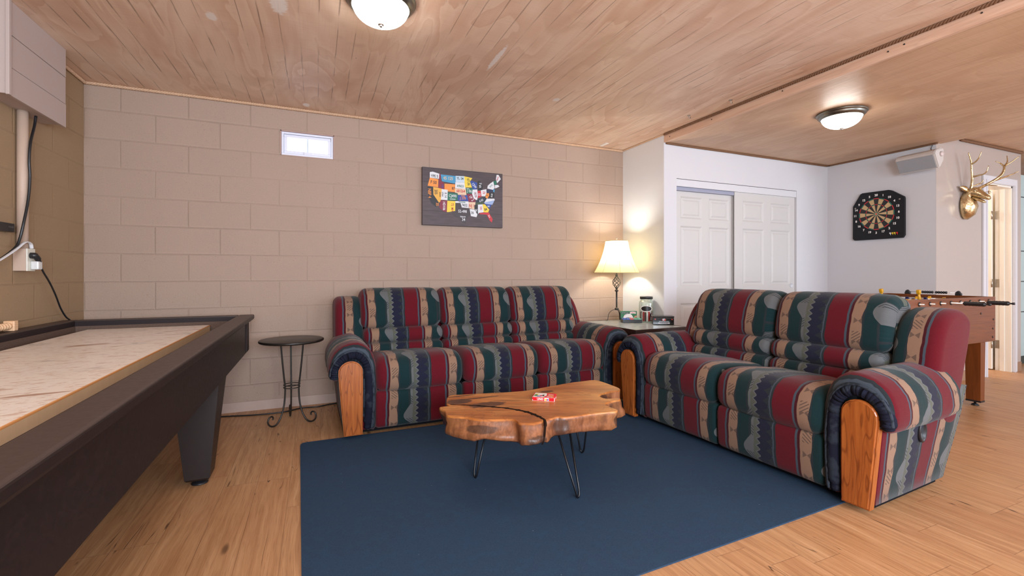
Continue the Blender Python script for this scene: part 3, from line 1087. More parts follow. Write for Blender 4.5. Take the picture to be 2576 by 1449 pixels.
st = thing('shuffleboard_table', 'long dark brown shuffleboard table with a pale worn playing board along the left wall', 'game table', (0.004, -0.306, 0), 0.004)
LEN = 3.66
WT = 1.074
for x0, x1, y0, y1 in ((WT - 0.096, WT, -LEN, 0.0), (0.0, 0.085, -LEN, 0.0), (0.0855, WT - 0.0965, -0.078, 0.0), (0.0855, WT - 0.0965, -LEN, -LEN + 0.08)):
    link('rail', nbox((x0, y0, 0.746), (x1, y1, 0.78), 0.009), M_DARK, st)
for x0, x1, y0, y1 in ((WT - 0.060, WT - 0.036, -LEN + 0.04, -0.04), (0.03, 0.055, -LEN + 0.04, -0.04), (0.056, WT - 0.061, -0.065, -0.04), (0.056, WT - 0.061, -LEN + 0.04, -LEN + 0.065)):
    link('apron', nbox((x0, y0, 0.522), (x1, y1, 0.7455)), M_DARK, st)
for x0, x1, y0, y1 in ((WT - 0.106, WT - 0.0965, -LEN + 0.08, -0.079), (0.0855, 0.094, -LEN + 0.08, -0.079), (0.095, WT - 0.107, -0.088, -0.0785)):
    link('inner_rail', nbox((x0, y0, 0.735), (x1, y1, 0.772)), M_CAPED, st)
bm = bmesh.new()
box(bm, (0.06, -LEN + 0.07, 0.640), (WT - 0.065, -0.07, 0.655))
box(bm, (0.0865, -LEN + 0.09, 0.655), (0.10, -0.088, 0.745))
box(bm, (WT - 0.112, -LEN + 0.09, 0.655), (WT - 0.0975, -0.088, 0.745))
box(bm, (0.10, -0.094, 0.655), (WT - 0.112, -0.080, 0.745))
link('gutter', bm, M_GUT, st)
link('playing_board', nbox((0.178, -LEN + 0.20, 0.6555), (0.826, -0.150, 0.728), 0.003), board_mat(), st)
link('corner_post', nbox((WT - 0.0355, -0.165, 0.530), (WT - 0.030, -0.038, 0.745)), M_CAPED, st)
for yy in (-1.075, -LEN + 0.26):
    for sx in (0, 1):
        x0, x1 = (0.816, 1.036) if sx else (0.06, 0.28)
        b0, b1 = (0.880, 0.988) if sx else (0.108, 0.216)
        bm = bmesh.new()
        T = [(x0, yy, 0.60), (x1 - 0.002, yy, 0.60), (x1 - 0.002, yy + 0.24, 0.60), (x0, yy + 0.24, 0.60)]
        Q = [(b0, yy, 0.04), (b1, yy, 0.04), (b1, yy + 0.125, 0.04), (b0, yy + 0.125, 0.04)]
        Q2 = [(b0 + .008, yy + .008, 0.030), (b1 - .008, yy + .008, 0.030), (b1 - .008, yy + 0.117, 0.030), (b0 + .008, yy + 0.117, 0.030)]
        R = [[bm.verts.new(p) for p in q] for q in (Q2, Q, T)]
        for A, C in ((R[0], R[1]), (R[1], R[2])):
            for i in range(4):
                bm.faces.new((A[i], A[(i + 1) % 4], C[(i + 1) % 4], C[i]))
        bm.faces.new(R[0][::-1]); bm.faces.new(R[2])
        lg = link('leg', bm, M_DARK, st)
        bm = bmesh.new()
        lathe(bm, [(0.008, 0.031), (0.008, 0.014), (0.026, 0.012), (0.038, 0.005), (0.038, 0.0), (0.0001, 0.0)], 24, ((b0 + b1) / 2, yy + 0.06, 0))
        link('foot', bm, M_BLACK, lg, True)

# counter with wooden beads lying on the far rail
M_PINE = wood('turned_pine', lin(222, 176, 134), lin(238, 200, 160), 'y', 2, 0.4, var=0.4)
ct = thing('bead_counter', 'pale wooden bead counter standing on the wall-side rail of the shuffleboard table', 'score counter', (0.045, -0.925, 0.781))
link('end_block', nbox((-0.022, -0.022, 0.0), (0.022, 0.012, 0.052), 0.004), M_PINE, ct)
link('end_block', nbox((-0.022, -0.822, 0.0), (0.022, -0.788, 0.052), 0.004), M_PINE, ct)
bm = bmesh.new()
tube(bm, [(0, -0.015, 0.026), (0, -0.80, 0.026)], 0.006, 8)
link('rod', bm, M_PINE, ct)
bead0 = None
for k in range(34):
    if bead0 is None:
        bm = bmesh.new()
        lathe(bm, [(0.0065, -0.0105), (0.014, -0.0095), (0.018, -0.004), (0.0185, 0.0), (0.018, 0.004), (0.014, 0.0095), (0.0065, 0.0105)], 16, (0, 0, 0), 0, 'y')
        bead0 = link('bead', bm, M_PINE, ct, True)
        bead0.location = (0, -0.037, 0.026)
    else:
        c = bead0.copy()
        COL.objects.link(c)
        c.location = (0, -0.037 - 0.0218 * k, 0.026)

# ------------------------------------------------------------------ soffit, conduit, outlet box and cords on the left wall
M_SOF = painted_wall('soffit_paint', lin(188, 172, 166), 0.6)
bm = bmesh.new()
box(bm, (0.0, -1.085, 1.962), (0.098, -0.545, CEIL - 0.001))
box(bm, (0.098, -1.085, 1.953), (0.112, -0.537, 2.09))
box(bm, (0.098, -1.085, 2.093), (0.111, -0.539, 2.25))
box(bm, (0.098, -1.085, 2.253), (0.112, -0.539, CEIL - 0.001))
box(bm, (0.0, -1.097, 1.956), (0.112, -1.0855, CEIL - 0.001))
box(bm, (0.104, -1.104, 1.951), (0.119, -1.084, CEIL - 0.001), 0, 0.002)
struct(link('trim_13', bm, M_SOF))
M_PIPE = painted_wall('conduit_paint', lin(196, 172, 154), 0.5)
bm = bmesh.new()
tube(bm, [(0.026, -0.783, 1.21), (0.026, -0.783, 1.9612)], 0.0235, 20)
tag(link('conduit_pipe', bm, M_PIPE, None, True), 'painted vertical conduit pipe running from the soffit down to the outlet box', 'pipe')
ob = thing('outlet_box', 'surface-mounted outlet box with a white cover plate on the left wall', 'outlet', (0, -0.783, 1.15))
link('box_body', nbox((0.001, -0.035, -0.059), (0.055, 0.037, 0.061), 0.002), M_PIPE, ob)
M_IVORY = plain('ivory_plastic', lin(226, 226, 214), 0.35)
link('cover_plate', nbox((0.0555, -0.037, -0.060), (0.061, 0.039, 0.062), 0.002), M_IVORY, ob)
pl = thing('power_plug', 'black plug and cord hanging from the outlet box behind the shuffleboard table', 'plug', (0.061, -0.79, 1.175))
bm = bmesh.new()
tube(bm, spline([(0.001, 0.0, 0.0), (0.018, 0.001, -0.002), (0.024, 0.016, -0.02), (0.022, 0.035, -0.044)], 5), [0.017] * 6 + [0.014] * 5 + [0.011] * 5, 10)
link('plug_head', bm, M_BLACK, pl, True)
bm = bmesh.new()
tube(bm, spline([(0.022, 0.034, -0.042), (0.018, 0.085, -0.09), (0.008, 0.175, -0.15), (0.0, 0.26, -0.225), (-0.012, 0.35, -0.31), (-0.018, 0.43, -0.370), (-0.020, 0.502, -0.41), (-0.020, 0.53, -0.50)], 8), 0.0048, 8)
link('cord', bm, M_BLACK, pl, True)
M_CLEAR = plain('frosted_adapter', lin(214, 216, 216), 0.3)
ad = thing('white_adapter', 'small white adapter plugged in below the black plug', 'adapter', (0.0612, -0.772, 1.122))
link('adapter_body', nbox((0.0, -0.020, -0.024), (0.034, 0.022, 0.022), 0.007), M_CLEAR, ad)
bm = bmesh.new()
tube(bm, spline([(0.02, -0.79, 2.0), (0.045, -0.70, 1.962), (0.045, -0.715, 1.90), (0.058, -0.783, 1.79), (0.060, -0.800, 1.69), (0.060, -0.793, 1.60), (0.059, -0.806, 1.48), (0.058, -0.845, 1.35), (0.0475, -0.857, 1.262), (0.042, -0.885, 1.212), (0.03, -0.98, 1.15), (0.03, -1.10, 1.11), (0.03, -1.3, 1.06)][1:], 8), 0.0065, 8)
tag(link('black_cable', bm, M_BLACK, None, True), 'black cable drooping from the soffit past the conduit pipe', 'cable')
M_WC = plain('white_cable', lin(222, 222, 226), 0.4)
bm = bmesh.new()
tube(bm, spline([(0.058, -0.772, 1.214), (0.06, -0.79, 1.240), (0.058, -0.835, 1.243), (0.052, -0.90, 1.203), (0.045, -1.02, 1.143), (0.04, -1.2, 1.075)], 8), 0.0055, 8, flat=(1.6, 0.7))
tag(link('white_cable', bm, M_WC, None, True), 'white flat cable looping over the outlet box beside the black cable', 'cable')
bm = nbox((0.001, -1.02, 1.294), (0.03, -0.862, 1.339), 0.003)
sb = thing('wall_sensor', 'small black box with tiny lettering on the left wall, cut by the frame', 'sensor', (0, 0, 0))
link('housing', bm, M_BLACK, sb)
bm = bmesh.new()
text_bm(bm, 'POWER', 0.012, lambda x, y: (0.0306, -0.895 + x, 1.318 + y), 0)
link('lettering', bm, plain('grey_print', lin(120, 120, 120)), sb)

# cable on the floor along the block wall
bm = bmesh.new()
tube(bm, spline([(0.60, -0.08, 0.005), (0.84, -0.108, 0.005), (1.06, -0.158, 0.005), (1.20, -0.165, 0.005), (1.29, -0.150, 0.005), (1.39, -0.098, 0.005), (1.50, -0.110, 0.005), (1.62, -0.07, 0.005), (1.8, -0.05, 0.005)], 8), 0.005, 8)
tag(link('floor_cable', bm, M_BLACK, None, True), 'thin black cable lying on the floor along the block wall behind the round table', 'cable')

# ------------------------------------------------------------------ round side table
M_IRON = plain('dark_iron', lin(62, 58, 54), 0.42, 0.5, 0.7, 0.3, 60)
M_TOP = plain('black_stained_top', lin(30, 26, 23), 0.35, 0.5, var=0.4, scale=12)
rt = thing('round_side_table', 'small round black side table with scrolled iron legs against the block wall', 'side table', (1.33, -0.42, 0))
bm = bmesh.new()
lathe(bm, [(0.0001, 0.580), (0.205, 0.580), (0.214, 0.584), (0.217, 0.590), (0.215, 0.597), (0.209, 0.600), (0.0001, 0.600)], 56)
link('table_top', bm, M_TOP, rt, False)
prof = [(.088, .581), (.078, .47), (.064, .34), (.0545, .262), (.055, .20), (.063, .13), (.085, .06), (.118, .014), (.150, .0065), (.176, .022), (.186, .048), (.176, .072), (.158, .078), (.147, .066), (.149, .052)]
for dg in (219, -29, 97):
    a = math.radians(dg)
    bm = bmesh.new()
    tube(bm, spline([(r * math.cos(a), r * math.sin(a), z) for r, z in prof], 5), 0.0058, 8)
    link('leg', bm, M_IRON, rt, True)
bm = bmesh.new()
for zz in (0.252, 0.270):
    tube(bm, [(0.054 * math.cos(2 * PI * k / 28), 0.054 * math.sin(2 * PI * k / 28), zz) for k in range(28)], 0.0032, 6, closed=True)
link('ring', bm, M_IRON, rt, True)

# ------------------------------------------------------------------ live-edge coffee table
def slab_mat(knots):
    b = B('live_edge_teak', 0.28, 0.5)
    vec, x, y, z = b.coords()
    X = x * 0.90 - y * 0.44      # along the grain
    Y = x * 0.44 + y * 0.90
    w = b.noise(b.xyz(X * 2.2, Y * 5.0, z * 3.0), 1.0, 3, 0.5, 0.6)
    g = b.noise(b.xyz(X * 5.0, Y * 60.0 + w * 10.0, z * 30.0), 1.0, 5, 0.6)
    rg = ((w * 11.0).mod(1.0) - 0.5).abs()
    c = b.ramp(w, [(0.25, lin(142, 78, 34)), (0.45, lin(182, 112, 54)), (0.6, lin(206, 142, 78)), (0.8, lin(172, 116, 68))])
    c = b.mix(b.step(g, 0.44, 0.70) * 0.52, c, lin(112, 58, 24))
    c = b.mix((1.0 - b.step(rg, 0.0, 0.09)) * 0.35, c, lin(104, 54, 24))
    cl = b.noise(b.xyz(X * 3.0, Y * 9.0, 1.0), 1.0, 4, 0.65)
    c = b.mix(b.step(cl, 0.58, 0.72) * 0.40, c, lin(96, 60, 36))
    stn = b.noise(b.xyz(X * 2.4, Y * 30.0, 8.0), 1.0, 4, 0.6)
    msk = (1.0 - b.step(x, 2.28, 2.62)) * b.step(y, -2.06, -1.98)
    c = b.mix(b.step(stn, 0.52, 0.62) * msk * 0.75, c, lin(58, 38, 28))
    c = b.mix(b.step(stn, 0.62, 0.68) * (1.0 - msk) * 0.35, c, lin(84, 48, 26))
    side = (z < 0.396)
    rough_ = b.noise(b.xyz(x * 26.0, y * 26.0, z * 9.0), 1.0, 4, 0.65)
    bark = b.mix(b.step(rough_, 0.35, 0.7), lin(84, 52, 40), lin(152, 100, 70))
    c = b.mix(side * 0.75, c, bark)
    nz = b.noise(b.xyz(x * 40.0, y * 40.0, z * 40.0), 1.0, 3, 0.6)
    for (kx, ky, kz, rx, ry, rz_) in knots:
        e = ((x - kx) / rx).pow(2.0) + ((y - ky) / ry).pow(2.0) + ((z - kz) / rz_).pow(2.0) + (nz - 0.5) * 0.9
        c = b.mix((1.0 - b.step(e, 0.55, 1.0)) * 0.85, c, b.mix(nz, lin(28, 18, 14), lin(92, 62, 48)))
    b.col(c)
    b.rough(0.30 + g * 0.15)
    b.bump(g * 0.4 + rough_ * side * 1.6, 0.35, 0.004)
    return b.mat


TOP = [(2.059, -1.867), (2.088, -1.857), (2.127, -1.868), (2.112, -1.835), (2.12, -1.775), (2.167, -1.665), (2.262, -1.678), (2.367, -1.693), (2.469, -1.719), (2.579, -1.732), (2.64, -1.728), (2.709, -1.711), (2.814, -1.69), (2.924, -1.667), (3.026, -1.663), (3.105, -1.664), (3.126, -1.719), (3.13, -1.812), (3.126, -1.896), (3.101, -1.933), (3.05, -1.934), (2.987, -1.951), (2.932, -1.977), (2.918, -2.007), (2.926, -2.057), (2.994, -2.076), (2.978, -2.100), (2.93, -2.105), (2.869, -2.126), (2.852, -2.18), (2.858, -2.225), (2.857, -2.250), (2.831, -2.262), (2.791, -2.256), (2.689, -2.246), (2.609, -2.249), (2.564, -2.246), (2.530, -2.226), (2.500, -2.238), (2.462, -2.240), (2.430, -2.258), (2.395, -2.262), (2.362, -2.252), (2.334, -2.238), (2.335, -2.201), (2.322, -2.172), (2.249, -2.148), (2.193, -2.124), (2.166, -2.098), (2.144, -2.066), (2.066, -2.009), (2.072, -1.935)]
# where the underside runs further out than the top (the waney front edge)
ctb = thing('live_edge_coffee_table', 'live-edge wooden slab coffee table on black hairpin legs in the middle of the rug', 'coffee table', (0, 0, 0))
cx = sum(p[0] for p in TOP) / len(TOP)
cy = sum(p[1] for p in TOP) / len(TOP)
LO = []
for i, (x, y) in enumerate(TOP):
    dx, dy = x - cx, y - cy
    L_ = math.hypot(dx, dy)
    if y < -1.98 and x < 2.50:                       # front left: bulges out below
        k = 0.044 + 0.010 * math.sin(i * 1.7)
        LO.append((x + 0.25 * k * dx / L_, y - k + (0.05 if x < 2.12 else 0)))
    elif y < -2.2:
        LO.append((x - 0.004, y + 0.006 * math.sin(i)))
    elif x > 2.85 and y < -1.9:                      # right side pockets flare outward
        LO.append((x + (0.04 if x < 2.99 else 0.004), y - 0.004))
    else:
        LO.append((x - 0.015 * dx / L_, y - 0.015 * dy / L_))
bm = bmesh.new()
NP = 3
TT = [(p.x, p.y) for p in spline([(a, b, 0) for a, b in TOP], NP, True)]
LL = [(p.x, p.y) for p in spline([(a, b, 0) for a, b in LO], NP, True)]
ST = [(0.405, 0.0, 0.003), (0.4025, 0.0, 0.0), (0.385, 0.18, -0.001), (0.365, 0.45, 0.004), (0.345, 0.80, 0.002), (0.325, 1.0, 0.002), (0.315, 1.0, 0.014)]
rings = []
n = len(TT)
for (z, f, ins) in ST:
    ring = []
    for i in range(n):
        x = TT[i][0] * (1 - f) + LL[i][0] * f
        y = TT[i][1] * (1 - f) + LL[i][1] * f
        dx, dy = x - cx, y - cy
        L_ = math.hypot(dx, dy)
        wob = 0.0 if z > 0.40 else 0.0022 * math.sin(i * 0.9 + z * 90) + 0.0018 * math.sin(i * 2.3 - z * 60)
        zz = z if z > 0.39 else z + 0.007 * math.sin(i * 0.37) * (1 if z < 0.34 else 0.3)
        ring.append(bm.verts.new((x - dx / L_ * (ins - wob), y - dy / L_ * (ins - wob), zz)))
    rings.append(ring)
for a in range(len(rings) - 1):
    for i in range(n):
        f = bm.faces.new((rings[a][i], rings[a + 1][i], rings[a + 1][(i + 1) % n], rings[a][(i + 1) % n]))
        f.smooth = True
tf = bm.faces.new(rings[0]); bf = bm.faces.new(rings[-1][::-1])
bmesh.ops.recalc_face_normals(bm, faces=bm.faces[:])
bmesh.ops.triangulate(bm, faces=[tf, bf])
KN = [(2.545, -2.245, 0.36, 0.045, 0.05, 0.045), (2.20, -2.13, 0.362, 0.14, 0.06, 0.020), (2.40, -2.31, 0.335, 0.07, 0.06, 0.022), (2.99, -1.99, 0.375, 0.075, 0.05, 0.035), (2.93, -2.16, 0.38, 0.055, 0.06, 0.04), (2.86, -2.26, 0.355, 0.035, 0.05, 0.035),
      (2.22, -1.70, 0.405, 0.10, 0.010, 0.02), (2.30, -1.775, 0.405, 0.13, 0.012, 0.02), (2.18, -1.80, 0.405, 0.08, 0.05, 0.02), (2.30, -1.91, 0.405, 0.11, 0.05, 0.012), (2.70, -1.80, 0.405, 0.05, 0.025, 0.01), (2.07, -1.88, 0.35, 0.05, 0.05, 0.03)]
link('slab_top', bm, slab_mat(KN), ctb)
# the deep split winding across the slab and down its front edge
CRK = [(2.125, -1.835, .006), (2.213, -1.885, .013), (2.288, -1.942, .016), (2.357, -1.998, .016), (2.406, -2.058, .018), (2.436, -2.112, .021), (2.450, -2.170, .019), (2.456, -2.215, .015), (2.455, -2.252, .011)]
bm = bmesh.new()
P_ = spline([(a, b, 0) for a, b, w_ in CRK], 6)
W_ = spline([(w_, 0, 0) for a, b, w_ in CRK], 6)
La, Lb = [], []
for k in range(len(P_)):
    t = (P_[min(k + 1, len(P_) - 1)] - P_[max(0, k - 1)]).normalized()
    nn = Vector((-t.y, t.x, 0)) * W_[k].x * (0.55 + 0.25 * math.sin(k * 1.9) * math.sin(k * 0.6))
    La.append(P_[k] + nn); Lb.append(P_[k] - nn)
for zz in (0.4052,):
    A_ = [bm.verts.new((p.x, p.y, zz)) for p in La]; C_ = [bm.verts.new((p.x, p.y, zz)) for p in Lb]
    D_ = [bm.verts.new((p.x, p.y, 0.39)) for p in La]; E_ = [bm.verts.new((p.x, p.y, 0.39)) for p in Lb]
    for k in range(len(A_) - 1):
        for q in ((A_[k], A_[k + 1], C_[k + 1], C_[k]), (A_[k], D_[k], D_[k + 1], A_[k + 1]), (C_[k], C_[k + 1], E_[k + 1], E_[k])):
            bm.faces.new(q)
tube(bm, spline([(2.456, -2.246, .404), (2.452, -2.262, .392), (2.445, -2.272, .375), (2.432, -2.292, .355), (2.42, -2.308, .335), (2.415, -2.302, .318)], 5), [0.007] * 8 + [0.005] * 9 + [0.003] * 9, 6)
link('split', bm, plain('dark_split', lin(34, 22, 16), 0.9, 0.1, var=0.5, scale=80), ctb)  # dark gap drawn as a near-black strip on the slab surface
M_HAIR = plain('black_steel_rod', (0.010, 0.010, 0.012), 0.32, 0.5, 0.3)
LEGS = [((2.258, -1.842), (2.322, -1.745), (2.345, -1.82)), ((2.640, -2.236), (2.565, -2.165), (2.655, -2.120)), ((2.950, -1.772), (2.945, -1.86), (2.885, -1.76))]
for (fx, fy), t0, t1 in LEGS:
    bm = bmesh.new()
    sd = Vector((t1[0] - t0[0], t1[1] - t0[1], 0)).normalized() * 0.011
    pts = [(t0[0], t0[1], .322), (fx - sd.x * 1.1 + (t0[0] - fx) * .06, fy - sd.y * 1.1 + (t0[1] - fy) * .06, .045), (fx - sd.x * .9, fy - sd.y * .9, .022), (fx, fy, .0115), (fx + sd.x * .9, fy + sd.y * .9, .022), (fx + sd.x * 1.1 + (t1[0] - fx) * .06, fy + sd.y * 1.1 + (t1[1] - fy) * .06, .045), (t1[0], t1[1], .322)]
    P = [Vector(pts[0])] + spline(pts[1:-1], 5) + [Vector(pts[-1])]
    tube(bm, P, 0.0052, 8)
    lg = link('hairpin_leg', bm, M_HAIR, ctb, True)

# card game box on the slab
M_RED = plain('red_card', lin(232, 28, 44), 0.3, 0.5, var=0.03)
M_PW = plain('white_print', lin(240, 236, 232), 0.4, var=0.01)
M_YEL = plain('yellow_print', lin(246, 214, 40), 0.4, var=0.01)
M_BLU = plain('blue_print', lin(40, 110, 190), 0.4, var=0.01)
M_GRE = plain('green_print', lin(40, 140, 70), 0.4, var=0.01)
M_BLK = plain('black_print', (0.012, 0.012, 0.012), 0.4)
cbx = thing('card_game_box', 'small red card game box lying on the live-edge coffee table', 'game box', (2.544, -1.933, 0.4055), math.atan2(-0.070, 0.098))
WB, DB, HB = 0.119, 0.088, 0.0195
link('box_body', nbox((0, 0, 0), (WB, DB, HB), 0.0012), M_RED, cbx)
bm = bmesh.new()


def quad(bm, pts, mi):
    f = bm.faces.new([bm.verts.new(p) for p in pts])
    f.material_index = mi


z1 = HB + 0.0004
for pts, mi in (([(.004, .004), (.056, .004), (.072, .040), (.066, .084), (.004, .084)], 0), ([(.006, .02), (.022, .02), (.022, .05), (.006, .05)], 3), ([(.010, .05), (.028, .05), (.028, .062), (.010, .062)], 1), ([(.022, .012), (.044, .012), (.044, .028), (.022, .028)], 2), ([(.034, .024), (.048, .02), (.052, .036), (.04, .042)], 4), ([(.046, .026), (.060, .022), (.058, .05), (.05, .05)], 5),
                ([(.078, .066), (.108, .058), (.106, .051), (.076, .058)], 0), ([(.082, .050), (.110, .036), (.108, .030), (.082, .043)], 1), ([(.080, .036), (.108, .018), (.104, .013), (.078, .028)], 0), ([(.076, .020), (.092, .006), (.086, .004), (.072, .014)], 0), ([(.096, .010), (.112, .014), (.112, .010), (.098, .005)], 1)):
    quad(bm, [(a, b, z1 + 0.00005 * mi) for a, b in pts], mi)
y1 = -0.0004
quad(bm, [(.064, y1, .002), (.088, y1, .002), (.088, y1, .0165), (.064, y1, .0165)], 0)
quad(bm, [(.066, y1 - .0001, .003), (.074, y1 - .0001, .003), (.074, y1 - .0001, .012), (.066, y1 - .0001, .012)], 1)
quad(bm, [(.074, y1 - .0002, .004), (.080, y1 - .0002, .004), (.080, y1 - .0002, .011), (.074, y1 - .0002, .011)], 4)
quad(bm, [(.080, y1 - .0001, .004), (.086, y1 - .0001, .004), (.086, y1 - .0001, .012), (.080, y1 - .0001, .012)], 2)
for a, b in (((0, 0.0), (WB, 0.0008)), ((0, HB - 0.0008), (WB, HB))):
    quad(bm, [(a[0], y1, a[1]), (b[0], y1, a[1]), (b[0], y1, b[1]), (a[0], y1, b[1])], 0)
quad(bm, [(0, y1, 0), (.003, y1, 0), (.003, y1, .006), (0, y1, .006)], 0)
quad(bm, [(WB - .003, y1, 0), (WB, y1, 0), (WB, y1, HB), (WB - .003, y1, HB)], 0)
quad(bm, [(WB + .0004, .03, .004), (WB + .0004, .06, .004), (WB + .0004, .06, .014), (WB + .0004, .03, .014)], 0)
text_bm(bm, 'UNO', 0.0145, lambda x, y: (0.042 + x, y1 - 0.0003, 0.0095 + y), 0, bold=0.0006)
link('printed_artwork', bm, [M_PW, M_YEL, M_BLU, M_GRE, plain('pink_print', lin(226, 50, 90), 0.4), M_BLK], cbx)

# ------------------------------------------------------------------ end table in the corner and what stands on it
M_BRONZE = plain('dark_bronze_frame', lin(58, 40, 34), 0.4, 0.5, 0.4, 0.25, 40)
b = B('grey_slate_tiles', 0.22, 0.5)
vec, x, y, z = b.coords()
n = b.noise(vec, 14, 4, 0.6)
gx_, gy_ = (x / 0.19).mod(1.0), (y / 0.19).mod(1.0)
gr_ = (1.0 - b.step(gx_.min(1.0 - gx_), 0.008, 0.02)).max(1.0 - b.step(gy_.min(1.0 - gy_), 0.008, 0.02))
c = b.mix(n, lin(150, 160, 162), lin(190, 198, 200))
b.col(b.mix(gr_ * 0.6, c, lin(90, 94, 94)))
M_SLATE = b.mat
ER = math.radians(1.8)
et = thing('end_table', 'slate-topped end table with a dark metal frame in the corner between the two sofas', 'end table', (3.965, -0.985, 0), ER)
EW, ED = 0.585, 0.80
link('stone_top', nbox((0.018, 0.018, 0.586), (EW - 0.018, ED - 0.018, 0.600), 0.001), M_SLATE, et)
bm = bmesh.new()
for a, c_ in (((0, 0, 0.556), (EW, 0.018, 0.601)), ((0, ED - 0.018, 0.556), (EW, ED, 0.601)), ((0, 0.018, 0.556), (0.018, ED - 0.018, 0.601)), ((EW - 0.018, 0.018, 0.556), (EW, ED - 0.018, 0.601))):
    box(bm, a, c_, 0, 0.001)
link('rim', bm, M_BRONZE, et)
for px_, py_ in ((0.02, 0.02), (EW - 0.055, 0.02), (0.02, ED - 0.055), (EW - 0.055, ED - 0.055)):
    link('leg', nbox((px_, py_, 0.0), (px_ + 0.035, py_ + 0.035, 0.586), 0.002), M_BRONZE, et)
bm = bmesh.new()
box(bm, (0.03, 0.06, 0.44), (EW - 0.03, 0.075, 0.46))
box(bm, (0.03, 0.06, 0.12), (EW - 0.03, 0.075, 0.135))
box(bm, (0.03, ED - 0.075, 0.12), (EW - 0.03, ED - 0.06, 0.135))
box(bm, (0.04, 0.055, 0.12), (0.055, ED - 0.055, 0.135))
box(bm, (EW - 0.055, 0.055, 0.12), (EW - 0.04, ED - 0.055, 0.135))
link('stretcher', bm, M_BRONZE, et)
# branch-like metalwork under the rim
for k, (bx, sgn) in enumerate(((0.11, 1), (0.31, -1), (0.47, 1))):
    bm = bmesh.new()
    tube(bm, spline([(bx, 0.034, 0.555), (bx + 0.015 * sgn, 0.034, 0.52), (bx + 0.045 * sgn, 0.034, 0.495), (bx + 0.05 * sgn, 0.034, 0.45)], 5), [0.006] * 10 + [0.003] * 6, 6)
    tube(bm, [(bx + 0.01 * sgn, 0.034, 0.53), (bx - 0.02 * sgn, 0.034, 0.505), (bx - 0.028 * sgn, 0.034, 0.475)], [0.005, 0.004, 0.0015], 6)
    tube(bm, [(bx + 0.03 * sgn, 0.034, 0.505), (bx + 0.075 * sgn, 0.034, 0.52), (bx + 0.085 * sgn, 0.034, 0.545)], [0.005, 0.004, 0.0015], 6)
    link('metal_branch', bm, M_BRONZE, et, True)
for k, by in enumerate((0.20, 0.42, 0.62)):
    bm = bmesh.new()
    tube(bm, spline([(0.034, by, 0.556), (0.034, by - 0.02, 0.51), (0.034, by + 0.02, 0.46)], 5), [0.006] * 5 + [0.003] * 6, 6)
    tube(bm, [(0.034, by - 0.018, 0.52), (0.034, by + 0.03, 0.50), (0.034, by + 0.045, 0.53)], [0.005, 0.004, 0.0015], 6)
    tube(bm, [(0.034, by - 0.012, 0.49), (0.034, by - 0.045, 0.475), (0.034, by - 0.05, 0.45)], [0.005, 0.004, 0.0015], 6)
    link('metal_branch', bm, M_BRONZE, et, True)

# table lamp
TZ = 0.602
LX, LY = 4.297, -0.262
M_LAMPI = plain('pewter_iron', lin(70, 68, 66), 0.36, 0.5, 0.75, 0.2, 60)
lp = thing('table_lamp', 'lit table lamp with a cream bell shade and a twisted iron cage stem', 'lamp', (LX, LY, TZ), math.radians(18))
bm = bmesh.new()
lathe(bm, [(0.012, 0.105), (0.020, 0.108), (0.021, 0.122), (0.012, 0.128), (0.0085, 0.130), (0.0085, 0.290), (0.011, 0.293), (0.019, 0.297), (0.019, 0.306), (0.010, 0.312), (0.009, 0.330), (0.0001, 0.331)], 20)
link('stem', bm, M_LAMPI, lp, True)
bm = bmesh.new()
for k in range(6):
    pts = []
    for j in range(15):
        t = j / 14
        r = 0.007 + 0.034 * math.sin(PI * t) ** 1.3
        a = 2 * PI * k / 6 + t * PI * 1.15
        pts.append((r * math.cos(a), r * math.sin(a), 0.322 + 0.128 * t))
    tube(bm, pts, 0.0036, 6)
lathe(bm, [(0.0075, 0.44), (0.012, 0.446), (0.012, 0.462), (0.007, 0.475), (0.007, 0.50)], 14)
link('twisted_cage', bm, M_LAMPI, lp, True)
for k in range(3):
    a = 2 * PI * k / 3 + 0.2
    bm = bmesh.new()
    tube(bm, spline([(0.010 * math.cos(a), 0.010 * math.sin(a), 0.112), (0.045 * math.cos(a), 0.045 * math.sin(a), 0.102), (0.078 * math.cos(a), 0.078 * math.sin(a), 0.066), (0.088 * math.cos(a), 0.088 * math.sin(a), 0.008), (0.094 * math.cos(a), 0.094 * math.sin(a), 0.003), (0.110 * math.cos(a), 0.110 * math.sin(a), 0.003)], 5), 0.0075, 8, flat=(1.5, 0.42))
    link('foot', bm, M_LAMPI, lp, True)
sh = bpy.data.materials.new('shade_fabric')
sh.use_nodes = True
nt = sh.node_tree
nt.nodes.remove(nt.nodes['Principled BSDF'])
df = nt.nodes.new('ShaderNodeBsdfDiffuse'); df.inputs[0].default_value = lin(236, 222, 176) + (1,)
tr = nt.nodes.new('ShaderNodeBsdfTranslucent'); tr.inputs[0].default_value = lin(250, 232, 178) + (1,)
mx = nt.nodes.new('ShaderNodeMixShader'); mx.inputs[0].default_value = 0.42
nt.links.new(df.outputs[0], mx.inputs[1]); nt.links.new(tr.outputs[0], mx.inputs[2]); nt.links.new(mx.outputs[0], nt.nodes['Material Output'].inputs[0])
bm = bmesh.new()
SHP = []
for k in range(15):
    t = k / 14
    SHP.append((0.1105 + (0.226 - 0.1105) * (0.40 * t + 0.60 * t ** 2.1), 0.804 - 0.320 * t))
seg = 48
rings = []
for (r, h) in SHP:
    rings.append([bm.verts.new((r * (1 + 0.006 * math.cos(8 * 2 * PI * k / seg)) * math.cos(2 * PI * k / seg), r * (1 + 0.006 * math.cos(8 * 2 * PI * k / seg)) * math.sin(2 * PI * k / seg), h)) for k in range(seg)])
for i in range(len(rings) - 1):
    for k in range(seg):
        f = bm.faces.new((rings[i][k], rings[i + 1][k], rings[i + 1][(k + 1) % seg], rings[i][(k + 1) % seg]))
        f.smooth = True
shade = link('lamp_shade', bm, sh, lp, True)
